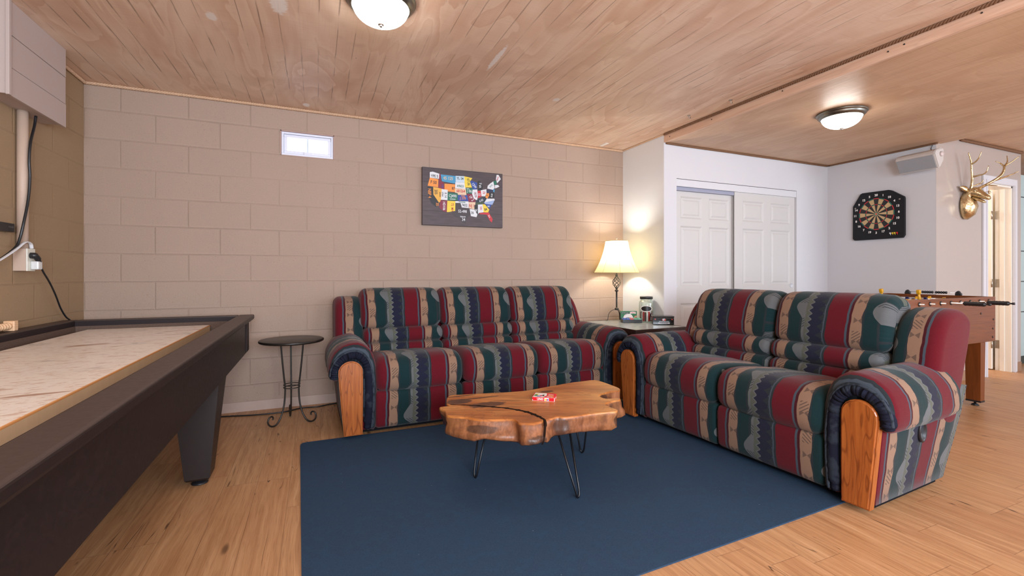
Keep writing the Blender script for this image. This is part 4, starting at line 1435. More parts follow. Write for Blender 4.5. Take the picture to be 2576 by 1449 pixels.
M_TRIMC = plain('shade_ribbon', lin(196, 176, 124), 0.7)
bm = bmesh.new()
for (r, h) in (SHP[0], SHP[-1]):
    tube(bm, [(r * math.cos(2 * PI * k / 40), r * math.sin(2 * PI * k / 40), h) for k in range(40)], 0.0028, 6, closed=True)
for k in range(8):
    a = 2 * PI * k / 8
    tube(bm, [((r * 1.007 + 0.0006) * math.cos(a), (r * 1.007 + 0.0006) * math.sin(a), h) for r, h in SHP], 0.0013, 5)
link('shade_trim', bm, M_TRIMC, shade, True)
bm = bmesh.new()
lathe(bm, [(0.0001, 0.842), (0.006, 0.840), (0.008, 0.833), (0.004, 0.826), (0.003, 0.815), (0.007, 0.812), (0.007, 0.806), (0.0001, 0.805)], 14)
for k in range(3):
    a = 2 * PI * k / 3
    tube(bm, [(0, 0, 0.804), (0.1095 * math.cos(a), 0.1095 * math.sin(a), 0.801)], 0.0016, 5)
link('finial', bm, M_NICK, lp, True)
bm = bmesh.new()
lathe(bm, [(0.0001, 0.66), (0.016, 0.655), (0.029, 0.63), (0.030, 0.61), (0.020, 0.585), (0.013, 0.565), (0.013, 0.50), (0.0001, 0.50)], 20)
link('light_bulb', bm, emis('lit_bulb', (1.0, 0.90, 0.72), 6), lp, True)
pt = point('table_lamp_light', (LX, LY, TZ + 0.70), 14, (1.0, 0.96, 0.88), 0.045)

# glass jar of matchbooks
jr = thing('glass_jar', 'glass storage jar with a black lid and oval label on the corner end table', 'jar', (4.487, -0.486, TZ))
gl = bpy.data.materials.new('jar_glass')
gl.use_nodes = True
nt = gl.node_tree
nt.nodes.remove(nt.nodes['Principled BSDF'])
gb = nt.nodes.new('ShaderNodeBsdfGlossy'); gb.inputs[0].default_value = (0.9, 0.98, 0.96, 1); gb.inputs['Roughness'].default_value = 0.03
tb = nt.nodes.new('ShaderNodeBsdfTransparent'); tb.inputs[0].default_value = (0.955, 0.985, 0.975, 1)
lw = nt.nodes.new('ShaderNodeLayerWeight'); lw.inputs[0].default_value = 0.22
mx = nt.nodes.new('ShaderNodeMixShader')
nt.links.new(lw.outputs['Facing'], mx.inputs[0]); nt.links.new(tb.outputs[0], mx.inputs[1]); nt.links.new(gb.outputs[0], mx.inputs[2]); nt.links.new(mx.outputs[0], nt.nodes['Material Output'].inputs[0])
JP = [(0.0001, 0.001), (0.064, 0.001), (0.071, 0.008), (0.072, 0.03), (0.072, 0.185), (0.069, 0.198), (0.060, 0.208), (0.056, 0.212), (0.056, 0.232)]
bm = bmesh.new()
lathe(bm, JP + [(r - 0.003, h + (0.004 if h < 0.01 else 0)) for r, h in JP[::-1]], 40)
for v in bm.verts:
    pass
link('glass_body', bm, gl, jr, True)
bm = bmesh.new()
lathe(bm, [(0.0001, 0.250), (0.060, 0.250), (0.062, 0.247), (0.062, 0.226), (0.058, 0.226), (0.058, 0.233), (0.0001, 0.233)], 36)
link('lid', bm, M_BLACK, jr, False)
vd = Vector((1.4936 - 4.487, -4.1168 + 0.486, 0)).normalized()
va = math.atan2(vd.y, vd.x)
bm = bmesh.new()


def on_jar(u, h, rr=0.0732):
    a = va + u / rr
    return (rr * math.cos(a), rr * math.sin(a), h)


N_ = 36
for (ru, rh, rr, mi) in ((0.060, 0.030, 0.0730, 0), (0.053, 0.0245, 0.0735, 1)):
    for j in range(6):
        for k in range(N_):
            a0, a1 = 2 * PI * k / N_, 2 * PI * (k + 1) / N_
            r0, r1 = j / 6, (j + 1) / 6
            q = [(ru * r * math.cos(a), 0.134 + rh * r * math.sin(a)) for r, a in ((r0, a0), (r1, a0), (r1, a1), (r0, a1))]
            if j == 0:
                q = [q[0], q[1], q[2]]
            f = bm.faces.new([bm.verts.new(on_jar(u, h, rr)) for u, h in q])
            f.material_index = mi
link('oval_label', bm, [M_PW, M_BLK], jr)
CARDC = [lin(150, 30, 36), lin(40, 30, 30), lin(220, 214, 208), lin(180, 60, 60), lin(70, 30, 30), lin(230, 226, 222), lin(196, 50, 50), lin(30, 30, 34)]
cm = [plain('matchbook_card', c_, 0.5) for c_ in CARDC]
CN = ['dark red', 'dark brown', 'pale grey', 'faded red', 'maroon', 'white', 'bright red', 'near-black']
ORD = ['first', 'second', 'third', 'fourth', 'fifth', 'sixth', 'seventh', 'eighth', 'ninth', 'tenth']
for k in range(10):
    a = va - 1.35 + k * 0.30
    rr = 0.058
    o = link('paper_sleeve', nbox((-0.0035, -0.0075, 0.0), (0.0035, 0.0075, 0.088 + 0.008 * math.sin(k * 2.3)), 0.0005), cm[k % 8])
    o.location = (4.487 + rr * math.cos(a), -0.486 + rr * math.sin(a), TZ + 0.009)
    o.rotation_euler = (0, 0, a)
    tag(o, '%s paper sleeve inside the glass jar, %s from the left' % (CN[k % 8], ORD[k]), 'paper sleeve', 'sleeves inside the jar')

# poker chips in a tray with its printed card
tr_ = thing('poker_chip_tray', 'black tray of poker chips with a green printed card standing at the back', 'chip tray', (4.213, -0.478, TZ), math.atan2(-0.078, 0.19))
TW, TD = 0.185, 0.088
bm = bmesh.new()
box(bm, (0, 0, 0.001), (TW, TD, 0.006))
for a, c_ in (((0, 0, 0.006), (TW, 0.004, 0.030)), ((0, TD - 0.004, 0.006), (TW, TD, 0.030)), ((0, 0.004, 0.006), (0.004, TD - 0.004, 0.030)), ((TW - 0.004, 0.004, 0.006), (TW, TD - 0.004, 0.030))):
    box(bm, a, c_)
link('tray', bm, M_BLACK, tr_)
bm = nbox((0.0, TD + 0.001, 0.002), (0.160, TD + 0.006, 0.106))
sign = link('printed_card', bm, plain('poker_green', lin(30, 110, 62), 0.4, var=0.03), tr_)
bm = bmesh.new()
yy = TD + 0.0004
quad(bm, [(0.006, yy, 0.082), (0.086, yy, 0.082), (0.086, yy, 0.095), (0.006, yy, 0.095)], 0)
for k in range(6):
    a = math.radians(34 - k * 13)
    cx_, cz_ = 0.086 - k * 0.0125 + 0.02, 0.050 + 0.012 * math.sin(PI * (k + 0.5) / 6)
    w2, h2 = 0.0115, 0.0175
    q = [(cx_ + math.cos(a) * u - math.sin(a) * v, yy - 0.0002 - 0.0001 * k, cz_ + math.sin(a) * u + math.cos(a) * v) for u, v in ((-w2, -h2), (w2, -h2), (w2, h2), (-w2, h2))]
    quad(bm, q, 1)
    q = [(cx_ + math.cos(a) * u - math.sin(a) * v, yy - 0.00025 - 0.0001 * k, cz_ + math.sin(a) * u + math.cos(a) * v) for u, v in ((-w2 + .003, h2 - .009), (-w2 + .008, h2 - .009), (-w2 + .008, h2 - .003), (-w2 + .003, h2 - .003))]
    quad(bm, q, 2 if k % 2 else 0)
for k in range(5):
    cx_ = 0.098 + k * 0.0115
    q = [(cx_ + u, yy - 0.0003 - 0.0001 * k, 0.089 + 0.003 * math.sin(PI * k / 4) + v) for u, v in ((-.0065, -.009), (.0065, -.009), (.0065, .009), (-.0065, .009))]
    quad(bm, q, 1)
    text_bm(bm, 'POKER'[k], 0.015, lambda x, y, cx_=cx_, k=k: (cx_ + x, yy - 0.0006 - 0.0001 * k, 0.089 + 0.003 * math.sin(PI * k / 4) + y), 2, bold=0.0004)
quad(bm, [(0.128, yy - .0002, 0.038), (0.160, yy - .0002, 0.046), (0.160, yy - .0002, 0.062), (0.14, yy - .0002, 0.060)], 3)
text_bm(bm, 'JUST FOR FUN DECK', 0.0075, lambda x, y: (0.046 + x, yy - 0.0003, 0.0885 + y), 1)
link('printed_artwork', bm, [M_BLK, M_PW, M_RED, plain('hand_print', lin(214, 150, 120), 0.5)], sign)
chipc = [(lin(60, 90, 170), 'blue'), (lin(70, 100, 180), 'blue'), (lin(206, 96, 100), 'red'), (lin(110, 178, 150), 'green'), (lin(120, 186, 160), 'green')]
for row in range(5):
    cmat = plain('poker_chip_' + chipc[row][1], chipc[row][0], 0.4, var=0.02)
    bm = bmesh.new()
    R, T_ = 0.0180, 0.0033
    rings = []
    seg = 24
    for (r, h) in ((0.0001, 0), (R, 0), (R, T_), (0.0001, T_)):
        rings.append([bm.verts.new((h, r * math.cos(2 * PI * k / seg), r * math.sin(2 * PI * k / seg))) for k in range(seg)])
    for i in range(3):
        for k in range(seg):
            f = bm.faces.new((rings[i][k], rings[i][(k + 1) % seg], rings[i + 1][(k + 1) % seg], rings[i + 1][k]))
            f.material_index = 1 if (k // 3) % 2 and i == 1 else 0
    bmesh.ops.recalc_face_normals(bm, faces=bm.faces[:])
    chip0 = link('poker_chip', bm, [cmat, M_PW])
    nch = 7
    base = Matrix.Translation((4.213, -0.478, TZ)) @ Matrix.Rotation(math.atan2(-0.078, 0.19), 4, 'Z')
    for j in range(nch):
        o = chip0 if j == 0 else chip0.copy()
        if j:
            COL.objects.link(o)
        tag(o, '%s-and-white poker chip, %s, %s' % (chipc[row][1], 'front of its row' if j == 0 else ORD[j] + ' from the front', ('leftmost row', 'second row from the left', 'middle row', 'fourth row from the left', 'rightmost row')[row]), 'poker chip', 'poker chips in the tray')
        o.matrix_world = base @ Matrix.Translation((0.0195 + row * 0.0365, 0.010 + j * 0.0108, 0.0265)) @ Matrix.Rotation(PI / 2 + 0.0, 4, 'Z') @ Matrix.Rotation(0.0 + 0.3 * j, 4, 'X')

# black tin box
tn = thing('tin_box', 'black rectangular tin box with a printed front on the corner end table', 'tin box', (4.375, -0.712, TZ), math.atan2(-0.102, 0.154))
TWd, TDp, TH = 0.19, 0.115, 0.082
link('tin_body', nbox((0, 0, 0.001), (TWd, TDp, TH - 0.016), 0.004), plain('black_tin', (0.012, 0.012, 0.012), 0.18, 0.6), tn)
link('tin_lid', nbox((-0.002, -0.002, TH - 0.0155), (TWd + 0.002, TDp + 0.002, TH), 0.005), plain('black_tin_lid', (0.016, 0.016, 0.016), 0.14, 0.7), tn)
bm = bmesh.new()
yy = -0.0006
quad(bm, [(.048, yy, .010), (.152, yy, .010), (.152, yy, .022), (.048, yy, .022)], 1)
quad(bm, [(.042, yy + .0001, .024), (.158, yy + .0001, .024), (.150, yy + .0001, .036), (.050, yy + .0001, .036)], 2)
for k in range(5):
    a = math.radians(40 - 20 * k)
    cx_, cz_ = 0.1 - math.sin(a) * 0.016, 0.036 + math.cos(a) * 0.012
    quad(bm, [(cx_ + math.cos(a) * u - math.sin(a) * v, yy - .0001 * (k + 1), cz_ + math.sin(a) * u + math.cos(a) * v) for u, v in ((-.006, -.009), (.006, -.009), (.006, .009), (-.006, .009))], 3 if k in (0, 4) else 1)
for cx_ in (0.022, 0.172):
    quad(bm, [(cx_, yy, .044), (cx_ + .009, yy, .051), (cx_, yy, .058), (cx_ - .009, yy, .051)], 3)
text_bm(bm, "TEXAS HOLD'EM", 0.012, lambda x, y: (0.1 + x, yy - .0007, 0.030 + y), 1, bold=0.0003)
text_bm(bm, 'POKER CHIP SET', 0.0095, lambda x, y: (0.1 + x, yy - .0003, 0.016 + y), 0, bold=0.0003)
link('printed_artwork', bm, [M_BLK, plain('silver_print', lin(206, 204, 214), 0.4), plain('teal_print', lin(20, 80, 76), 0.4), plain('red_print', lin(200, 60, 50), 0.4)], tn)

# ------------------------------------------------------------------ foosball table behind the loveseat
M_CHERRY = wood('cherry_laminate', lin(98, 49, 17), lin(120, 63, 25), 'x', 1.2, 0.35, lin(112, 56, 20), 0.6)
M_CHERRYL = wood('cherry_leg', lin(98, 49, 17), lin(120, 63, 25), 'z', 1.2, 0.35, lin(112, 56, 20), 0.6)
M_CHROME = metal('chrome', (0.8, 0.8, 0.82), 0.12)
fb = thing('foosball_table', 'brown wooden foosball table standing behind the loveseat', 'game table', (6.665, -2.205, 0), math.radians(1.0))
FL, FW = 1.36, 0.78
for a, c_ in (((-FL, 0, 0.52), (0, 0.024, 0.886)), ((-FL, FW - 0.024, 0.52), (0, FW, 0.886)), ((-0.024, 0.0245, 0.52), (0, FW - 0.0245, 0.886)), ((-FL, 0.0245, 0.52), (-FL + 0.024, FW - 0.0245, 0.886))):
    link('side_board', nbox(a, c_, 0.002), M_CHERRY, fb)
link('pitch', nbox((-FL + 0.025, 0.025, 0.74), (-0.025, FW - 0.025, 0.752)), plain('green_pitch', lin(30, 96, 60), 0.4), fb)
for lx_, ly_ in ((-0.245, 0.0), (-0.245, FW - 0.10), (-FL + 0.12, 0.0), (-FL + 0.12, FW - 0.10)):
    bm = bmesh.new()
    Q = [(lx_ + 0.006, ly_ + 0.004, 0.045), (lx_ + 0.070, ly_ + 0.004, 0.045), (lx_ + 0.070, ly_ + 0.094, 0.045), (lx_ + 0.006, ly_ + 0.094, 0.045)]
    T = [(lx_, ly_ + 0.001, 0.5195), (lx_ + 0.080, ly_ + 0.001, 0.5195), (lx_ + 0.080, ly_ + 0.10, 0.5195), (lx_, ly_ + 0.10, 0.5195)]
    A = [bm.verts.new(p) for p in Q]; C_ = [bm.verts.new(p) for p in T]
    bm.faces.new(A[::-1]); bm.faces.new(C_)
    for i in range(4):
        bm.faces.new((A[i], A[(i + 1) % 4], C_[(i + 1) % 4], C_[i]))
    lg = link('leg', bm, M_CHERRYL, fb)
    link('leg_cap', nbox((lx_ + 0.004, ly_ + 0.002, 0.032), (lx_ + 0.072, ly_ + 0.096, 0.0455)), M_BLACK, lg)
    bm = bmesh.new()
    lathe(bm, [(0.008, 0.033), (0.008, 0.016), (0.020, 0.012), (0.026, 0.0), (0.0001, 0.0)], 16, (lx_ + 0.038, ly_ + 0.049, 0))
    link('foot', bm, M_BLACK, lg, True)
bm = bmesh.new()
for (sx_, sz_) in ((-0.035, 0.70), (-0.045, 0.625), (-0.048, 0.555), (-0.245, 0.755)):
    lathe(bm, [(0.0085, 0.001), (0.0085, -0.003), (0.0001, -0.004)], 10, (sx_, 0, sz_), 0, 'y')
link('bolt', bm, M_BLACK, fb, True)
RX = [-0.115, -0.265, -0.415, -0.565, -0.708, -0.855, -1.005, -1.15]
near = {2: 0.10, 4: 0.075}           # rods whose grip is on this side: how far the bare rod sticks out
far = {0: 0.13, 1: 0.06, 3: 0.16, 5: 0.05, 6: 0.12, 7: 0.10}
M_YM = plain('yellow_player', lin(216, 158, 30), 0.35, 0.5, var=0.03)
M_NM = plain('navy_player', lin(26, 28, 78), 0.35, 0.5, var=0.03)


def player(mat, parent, y, tilt):
    bm = bmesh.new()
    lathe(bm, [(0.0001, 0.030), (0.008, 0.029), (0.011, 0.022), (0.009, 0.014), (0.012, 0.010), (0.017, 0.002), (0.015, -0.02), (0.012, -0.035), (0.010, -0.060), (0.0001, -0.061)], 12)
    for v in bm.verts:
        v.co.y *= 0.72
    box(bm, (-0.013, -0.012, -0.092), (0.013, 0.012, -0.058), 0, 0.003)
    box(bm, (-0.022, -0.010, -0.004), (0.022, 0.010, 0.008), 0, 0.002)
    o = link('player', bm, mat, parent, True)
    o.rotation_mode = 'YXZ'
    o.rotation_euler = (0, tilt, 0)
    o.location = (0, y, 0)
    return o


for k, rx in enumerate(RX):
    rod_y0 = -(near[k] + 0.11) if k in near else -0.03
    rod_y1 = FW + (far[k] + 0.10 if k in far else 0.03)
    bm = bmesh.new()
    tube(bm, [(0, rod_y0, 0), (0, rod_y1, 0)], 0.0075, 12)
    rod = link('rod', bm, M_CHROME, fb, True)
    rod.location = (rx, 0, 0.853)
    for yy in (-0.004, FW - 0.001):
        bm = bmesh.new()
        lathe(bm, [(0.0001, 0), (0.016, 0), (0.016, 0.005), (0.0001, 0.005)], 14, (0, yy, 0), 0, 'y')
        link('bushing', bm, M_BLACK, rod, True)
    for side, dct in ((-1, near), (1, far)):
        if k in dct:
            y0 = -dct[k] if side < 0 else FW + dct[k]
            bm = bmesh.new()
            pr = [(0.0001, 0), (0.013, 0.001), (0.017, 0.008), (0.0155, 0.02)] + [(0.0155 + (0.0016 if j % 2 else 0), 0.025 + j * 0.009) for j in range(9)] + [(0.017, 0.112), (0.014, 0.120), (0.006, 0.123), (0.006, 0.135), (0.009, 0.138), (0.009, 0.150), (0.0001, 0.152)]
            lathe(bm, [(r, h * side) for r, h in pr], 14, (0, y0, 0), 0, 'y')
            link('handle', bm, M_BLACK, rod, True)
    cnt = [1, 3, 5, 2, 5, 3, 2, 1][k]
    mt = M_YM if k in (0, 1, 3, 5) else M_NM
    for j in range(cnt):
        yj = FW / 2 + (j - (cnt - 1) / 2) * (0.13 if cnt == 5 else 0.19 if cnt == 3 else 0.27)
        player(mt, rod, yj + 0.03 * math.sin(k), [1.5, 1.4, 1.3, 2.9, 1.4, 1.7, 1.4, 1.5][k])

# score beads on both end boards
for ex in (-0.012, -FL + 0.012):
    y0, y1 = 0.23, 0.60
    for yy in (y0, y1):
        bm = bmesh.new()
        box(bm, (ex - 0.010, yy - 0.022, 0.886), (ex + 0.010, yy + 0.022, 0.905), 0, 0.003)
        tube(bm, spline([(ex, yy - 0.012, 0.90), (ex, yy, 0.917), (ex, yy + 0.015, 0.905)], 4), 0.010, 8)
        hold = link('score_holder', bm, M_BLACK, fb, True)
    bm = bmesh.new()
    tube(bm, [(ex, y0, 0.908), (ex, y1, 0.908)], 0.002, 6)
    link('score_rod', bm, M_CHROME, fb, True)
    for j in range(10):
        yb = y0 + 0.085 + j * 0.0175 + (0.012 if j > 4 else 0)
        bm = bmesh.new()
        lathe(bm, [(0.004, -0.008), (0.010, -0.006), (0.012, 0.0), (0.010, 0.006), (0.004, 0.008)], 12, (ex, yb, 0.908), 0, 'y')
        link('score_bead', bm, M_BLACK, fb, True)

# ------------------------------------------------------------------ wall picture: a map pieced from number plates on dark boards
POLYS = {
'wa': [(0.067, 0.476), (0.093, 0.482), (0.154, 0.468), (0.156, 0.422), (0.067, 0.426)], 'orr': [(0.067, 0.426), (0.146, 0.417), (0.143, 0.344), (0.047, 0.352)],
'ca': [(0.045, 0.342), (0.098, 0.343), (0.098, 0.276), (0.143, 0.228), (0.154, 0.186), (0.118, 0.167), (0.096, 0.187), (0.079, 0.199), (0.062, 0.24), (0.054, 0.264)],
'nv': [(0.098, 0.345), (0.176, 0.336), (0.169, 0.217), (0.15, 0.207), (0.1, 0.276)], 'idd': [(0.154, 0.468), (0.166, 0.467), (0.169, 0.404), (0.195, 0.393), (0.202, 0.329), (0.146, 0.338)],
'mt': [(0.166, 0.463), (0.307, 0.46), (0.306, 0.397), (0.296, 0.39), (0.178, 0.402)], 'wy': [(0.202, 0.383), (0.303, 0.383), (0.301, 0.311), (0.202, 0.315)],
'ut': [(0.176, 0.332), (0.232, 0.327), (0.23, 0.233), (0.169, 0.234)], 'co': [(0.232, 0.304), (0.327, 0.3), (0.327, 0.236), (0.23, 0.233)],
'az': [(0.165, 0.229), (0.228, 0.228), (0.224, 0.124), (0.191, 0.129), (0.154, 0.161)], 'nm': [(0.228, 0.228), (0.305, 0.229), (0.303, 0.137), (0.239, 0.125), (0.224, 0.124)],
'nd': [(0.307, 0.462), (0.39, 0.465), (0.393, 0.408), (0.307, 0.404)], 'sd': [(0.303, 0.403), (0.397, 0.407), (0.404, 0.348), (0.303, 0.348)],
'ne': [(0.301, 0.346), (0.404, 0.348), (0.411, 0.292), (0.33, 0.289), (0.325, 0.304), (0.301, 0.307)], 'ks': [(0.328, 0.287), (0.427, 0.291), (0.431, 0.237), (0.328, 0.233)],
'ok': [(0.305, 0.229), (0.431, 0.234), (0.433, 0.172), (0.363, 0.175), (0.354, 0.215), (0.305, 0.214)],
'tx': [(0.307, 0.212), (0.354, 0.213), (0.366, 0.173), (0.44, 0.17), (0.449, 0.112), (0.408, 0.071), (0.406, 0.027), (0.372, 0.035), (0.345, 0.077), (0.323, 0.08), (0.301, 0.092), (0.281, 0.11), (0.274, 0.133), (0.307, 0.139)],
'mn': [(0.39, 0.465), (0.468, 0.454), (0.445, 0.421), (0.465, 0.366), (0.395, 0.361)], 'ia': [(0.404, 0.357), (0.472, 0.36), (0.479, 0.336), (0.468, 0.309), (0.411, 0.308)],
'mo': [(0.417, 0.304), (0.468, 0.306), (0.495, 0.254), (0.5, 0.233), (0.431, 0.229)], 'ar': [(0.431, 0.228), (0.5, 0.231), (0.488, 0.164), (0.436, 0.17)],
'la': [(0.442, 0.164), (0.488, 0.162), (0.518, 0.116), (0.509, 0.091), (0.454, 0.099)], 'wi': [(0.445, 0.421), (0.465, 0.429), (0.516, 0.414), (0.511, 0.356), (0.479, 0.347), (0.465, 0.366)],
'il': [(0.47, 0.347), (0.516, 0.352), (0.523, 0.296), (0.514, 0.247), (0.481, 0.267), (0.465, 0.307)], 'mi': [(0.518, 0.427), (0.541, 0.435), (0.572, 0.387), (0.565, 0.351), (0.527, 0.344)],
'inn': [(0.52, 0.339), (0.551, 0.342), (0.558, 0.289), (0.523, 0.269)], 'oh': [(0.551, 0.346), (0.607, 0.361), (0.609, 0.319), (0.593, 0.292), (0.558, 0.291)],
'ky': [(0.507, 0.251), (0.593, 0.289), (0.609, 0.271), (0.583, 0.234), (0.504, 0.211)], 'tn': [(0.502, 0.224), (0.583, 0.242), (0.574, 0.22), (0.502, 0.207)],
'ms': [(0.488, 0.204), (0.523, 0.208), (0.523, 0.116), (0.488, 0.162)], 'al': [(0.523, 0.21), (0.569, 0.215), (0.579, 0.141), (0.532, 0.132), (0.523, 0.12)],
'ga': [(0.569, 0.217), (0.593, 0.216), (0.637, 0.17), (0.625, 0.141), (0.579, 0.141)], 'fl': [(0.537, 0.132), (0.63, 0.143), (0.67, 0.083), (0.663, 0.047), (0.642, 0.064), (0.611, 0.12), (0.541, 0.121)],
'sc': [(0.593, 0.221), (0.658, 0.216), (0.64, 0.175)], 'nc': [(0.583, 0.234), (0.692, 0.267), (0.668, 0.217), (0.593, 0.221)],
'va': [(0.593, 0.243), (0.611, 0.271), (0.687, 0.276), (0.692, 0.262), (0.588, 0.234)], 'wv': [(0.597, 0.283), (0.607, 0.328), (0.63, 0.338), (0.635, 0.303), (0.616, 0.271)],
'pa': [(0.607, 0.352), (0.668, 0.372), (0.68, 0.342), (0.611, 0.319)], 'md': [(0.635, 0.33), (0.687, 0.338), (0.687, 0.284), (0.635, 0.279)],
'ny': [(0.616, 0.368), (0.621, 0.395), (0.649, 0.42), (0.677, 0.44), (0.692, 0.378), (0.673, 0.359)], 'vt': [(0.677, 0.44), (0.706, 0.451), (0.711, 0.411), (0.692, 0.405)],
'me': [(0.704, 0.464), (0.711, 0.505), (0.73, 0.506), (0.754, 0.468), (0.716, 0.425)], 'maa': [(0.692, 0.405), (0.725, 0.41), (0.74, 0.395), (0.697, 0.374)], 'nj': [(0.677, 0.368), (0.692, 0.361), (0.687, 0.333), (0.675, 0.342)]}
W_, K_, O_, Y_, R_, Gn, Bl, Mr, Lb, Bg, Gy = (lin(216, 218, 222), lin(24, 22, 26), lin(232, 142, 58), lin(230, 200, 60), lin(190, 40, 50), lin(20, 104, 80), lin(34, 70, 150), lin(124, 24, 54), lin(64, 144, 184), lin(220, 190, 160), lin(70, 62, 66))
PC = dict(wa=W_, orr=O_, ca=K_, nv=lin(224, 168, 66), idd=Mr, mt=Lb, wy=O_, ut=W_, co=Gn, az=Mr, nm=Y_, nd=lin(190, 210, 224), sd=W_, ne=Bg, ks=Bl, ok=W_, tx=lin(58, 48, 50), mn=Y_, ia=Gn, mo=Mr, ar=Bg, la=W_, wi=Bl, il=W_, mi=K_, inn=R_, oh=W_, ky=lin(24, 44, 60), tn=lin(60, 80, 50), ms=K_, al=W_, ga=Y_, fl=R_, sc=Bl, nc=lin(150, 170, 210), va=W_, wv=O_, pa=lin(30, 36, 70), md=K_, ny=W_, vt=Gn, me=W_, maa=W_, nj=Lb)
pic = thing('wall_picture', 'dark plank picture with a colourful map of number plates on the block wall', 'picture', (2.366, -0.0, 1.515))
b = B('dark_picture_boards', 0.5, 0.3)
vec, x, y, z = b.coords()
rw = (z / 0.129).floor()
n1 = b.noise(b.xyz(x * 7.0, y, z * 90.0 + rw * 7.0), 1.0, 4, 0.6)
dz_ = (z / 0.129).mod(1.0)
c = b.mix(n1, lin(58, 50, 54), lin(104, 92, 94))
c = b.mix(b.rnd(b.xyz(rw, 1.0, 1.0)) * 0.3, c, lin(50, 42, 44))
c = b.mix((1.0 - b.step(dz_.min(1.0 - dz_), 0.006, 0.02)) * 0.6, c, lin(28, 22, 24))
b.col(c)
link('canvas', nbox((0.0, -0.038, 0.0), (0.773, -0.001, 0.519), 0.002), b.mat, pic)
mats, keys = [], list(PC)
bm = bmesh.new()
for i, k in enumerate(keys):
    mats.append(plain('number_plate_paint', PC[k], 0.5, var=0.10, scale=60))
    pts = POLYS[k]
    prism(bm, pts, -0.0392 - 0.00002 * i, -0.0384, 'xz', i)
TXT = [('YPE 5', 'wa', .034, 0, (0.110, 0.442), K_), ('F 50', 'orr', .040, -4, (0.101, 0.385), K_), ('NBP 4', 'ca', .040, -88, (0.064, 0.285), O_), ('35', 'ca', .036, -88, (0.135, 0.19), O_), ('205', 'nv', .036, -88, (0.122, 0.30), K_), ('NEVADA', 'nv', .014, -88, (0.160, 0.28), K_),
       ('45 125', 'mt', .040, 0, (0.236, 0.432), lin(220, 190, 150)), ('87', 'wy', .034, 0, (0.284, 0.343), K_), ('UTAH', 'ut', .019, -90, (0.183, 0.284), K_), ('R 14', 'ut', .030, -90, (0.212, 0.278), lin(90, 90, 96)), ('118', 'idd', .026, -90, (0.182, 0.36), Bl),
       ('CJ490', 'co', .036, 0, (0.279, 0.274), W_), ('COLORADO', 'co', .012, 0, (0.279, 0.245), W_), ('HD106', 'az', .032, -90, (0.197, 0.178), W_), ('72', 'nm', .034, -90, (0.275, 0.196), R_), ('MH', 'nm', .030, -90, (0.275, 0.150), R_),
       ('YL 54', 'nd', .034, 0, (0.349, 0.440), K_), ('A9653', 'sd', .030, 0, (0.352, 0.370), Gn), ('68 E64', 'ne', .036, 0, (0.356, 0.324), R_), ('KANSAS', 'ks', .012, 0, (0.378, 0.281), O_), ('J 379', 'ks', .034, 0, (0.376, 0.258), O_),
       ('7432', 'ok', .034, 0, (0.392, 0.195), K_), ('OKLAHOMA', 'ok', .014, 0, (0.368, 0.223), Gn), ('52-498', 'tx', .036, 0, (0.372, 0.137), W_), ('34', 'tx', .040, 0, (0.382, 0.062), W_), ('TEXAS 30', 'tx', .015, 0, (0.375, 0.088), W_),
       ('67-36', 'mn', .034, -85, (0.430, 0.415), K_), ('J 06', 'ia', .036, 0, (0.440, 0.330), W_), ('IOWA', 'ia', .011, 0, (0.425, 0.351), W_), ('1P 2', 'mo', .038, -50, (0.458, 0.265), W_), ('NJ 1', 'ar', .038, 0, (0.462, 0.194), R_), ('36', 'la', .034, 0, (0.468, 0.130), K_),
       ('12W', 'wi', .034, -50, (0.485, 0.385), W_), ('0079', 'il', .030, -85, (0.497, 0.300), Mr), ('VF-5', 'mi', .032, 85, (0.548, 0.392), W_), ('52', 'inn', .030, 85, (0.538, 0.305), W_), ('92', 'oh', .034, 85, (0.585, 0.325), R_), ('6-53', 'ky', .028, 25, (0.556, 0.250), W_),
       ('26', 'ms', .030, -85, (0.505, 0.155), W_), ('500', 'al', .026, -85, (0.552, 0.178), R_), ('84', 'ga', .034, 15, (0.600, 0.168), K_), ('FLA', 'fl', .020, -60, (0.635, 0.105), W_), ('787', 'sc', .020, 0, (0.628, 0.198), W_), ('51', 'wv', .026, 85, (0.614, 0.305), K_), ('6-N', 'md', .026, 80, (0.662, 0.305), W_), ('8 4 2', 'ny', .020, 45, (0.655, 0.395), Gn), ('MAINE', 'me', .016, 70, (0.722, 0.47), R_)]
cols = {}
tm = mats
for s_, k, sz, ang, (cx_, cz_), colr in TXT:
    if colr not in cols:
        cols[colr] = len(tm)
        tm.append(plain('number_print', colr, 0.5, var=0.02))
    a = math.radians(ang)
    text_bm(bm, s_, sz, lambda x, y: (cx_ + (x * math.cos(a) - y * math.sin(a)), -0.0405, cz_ + (x * math.sin(a) + y * math.cos(a))), cols[colr], bold=0.0005, sx=0.82)
link('plate_map', bm, tm, pic)

# ------------------------------------------------------------------ dartboard (faces -X)
DCY, DCZ = -1.163, 1.711
db = thing('dartboard', 'black dartboard cabinet with cut upper corners on the white wall', 'dartboard', (XD, DCY, DCZ))
# local: right-hand side seen in the photo is -Y ; h = -(y)


def dq(h, v, d=0.0):
    return (-0.0305 - d, -h, v)


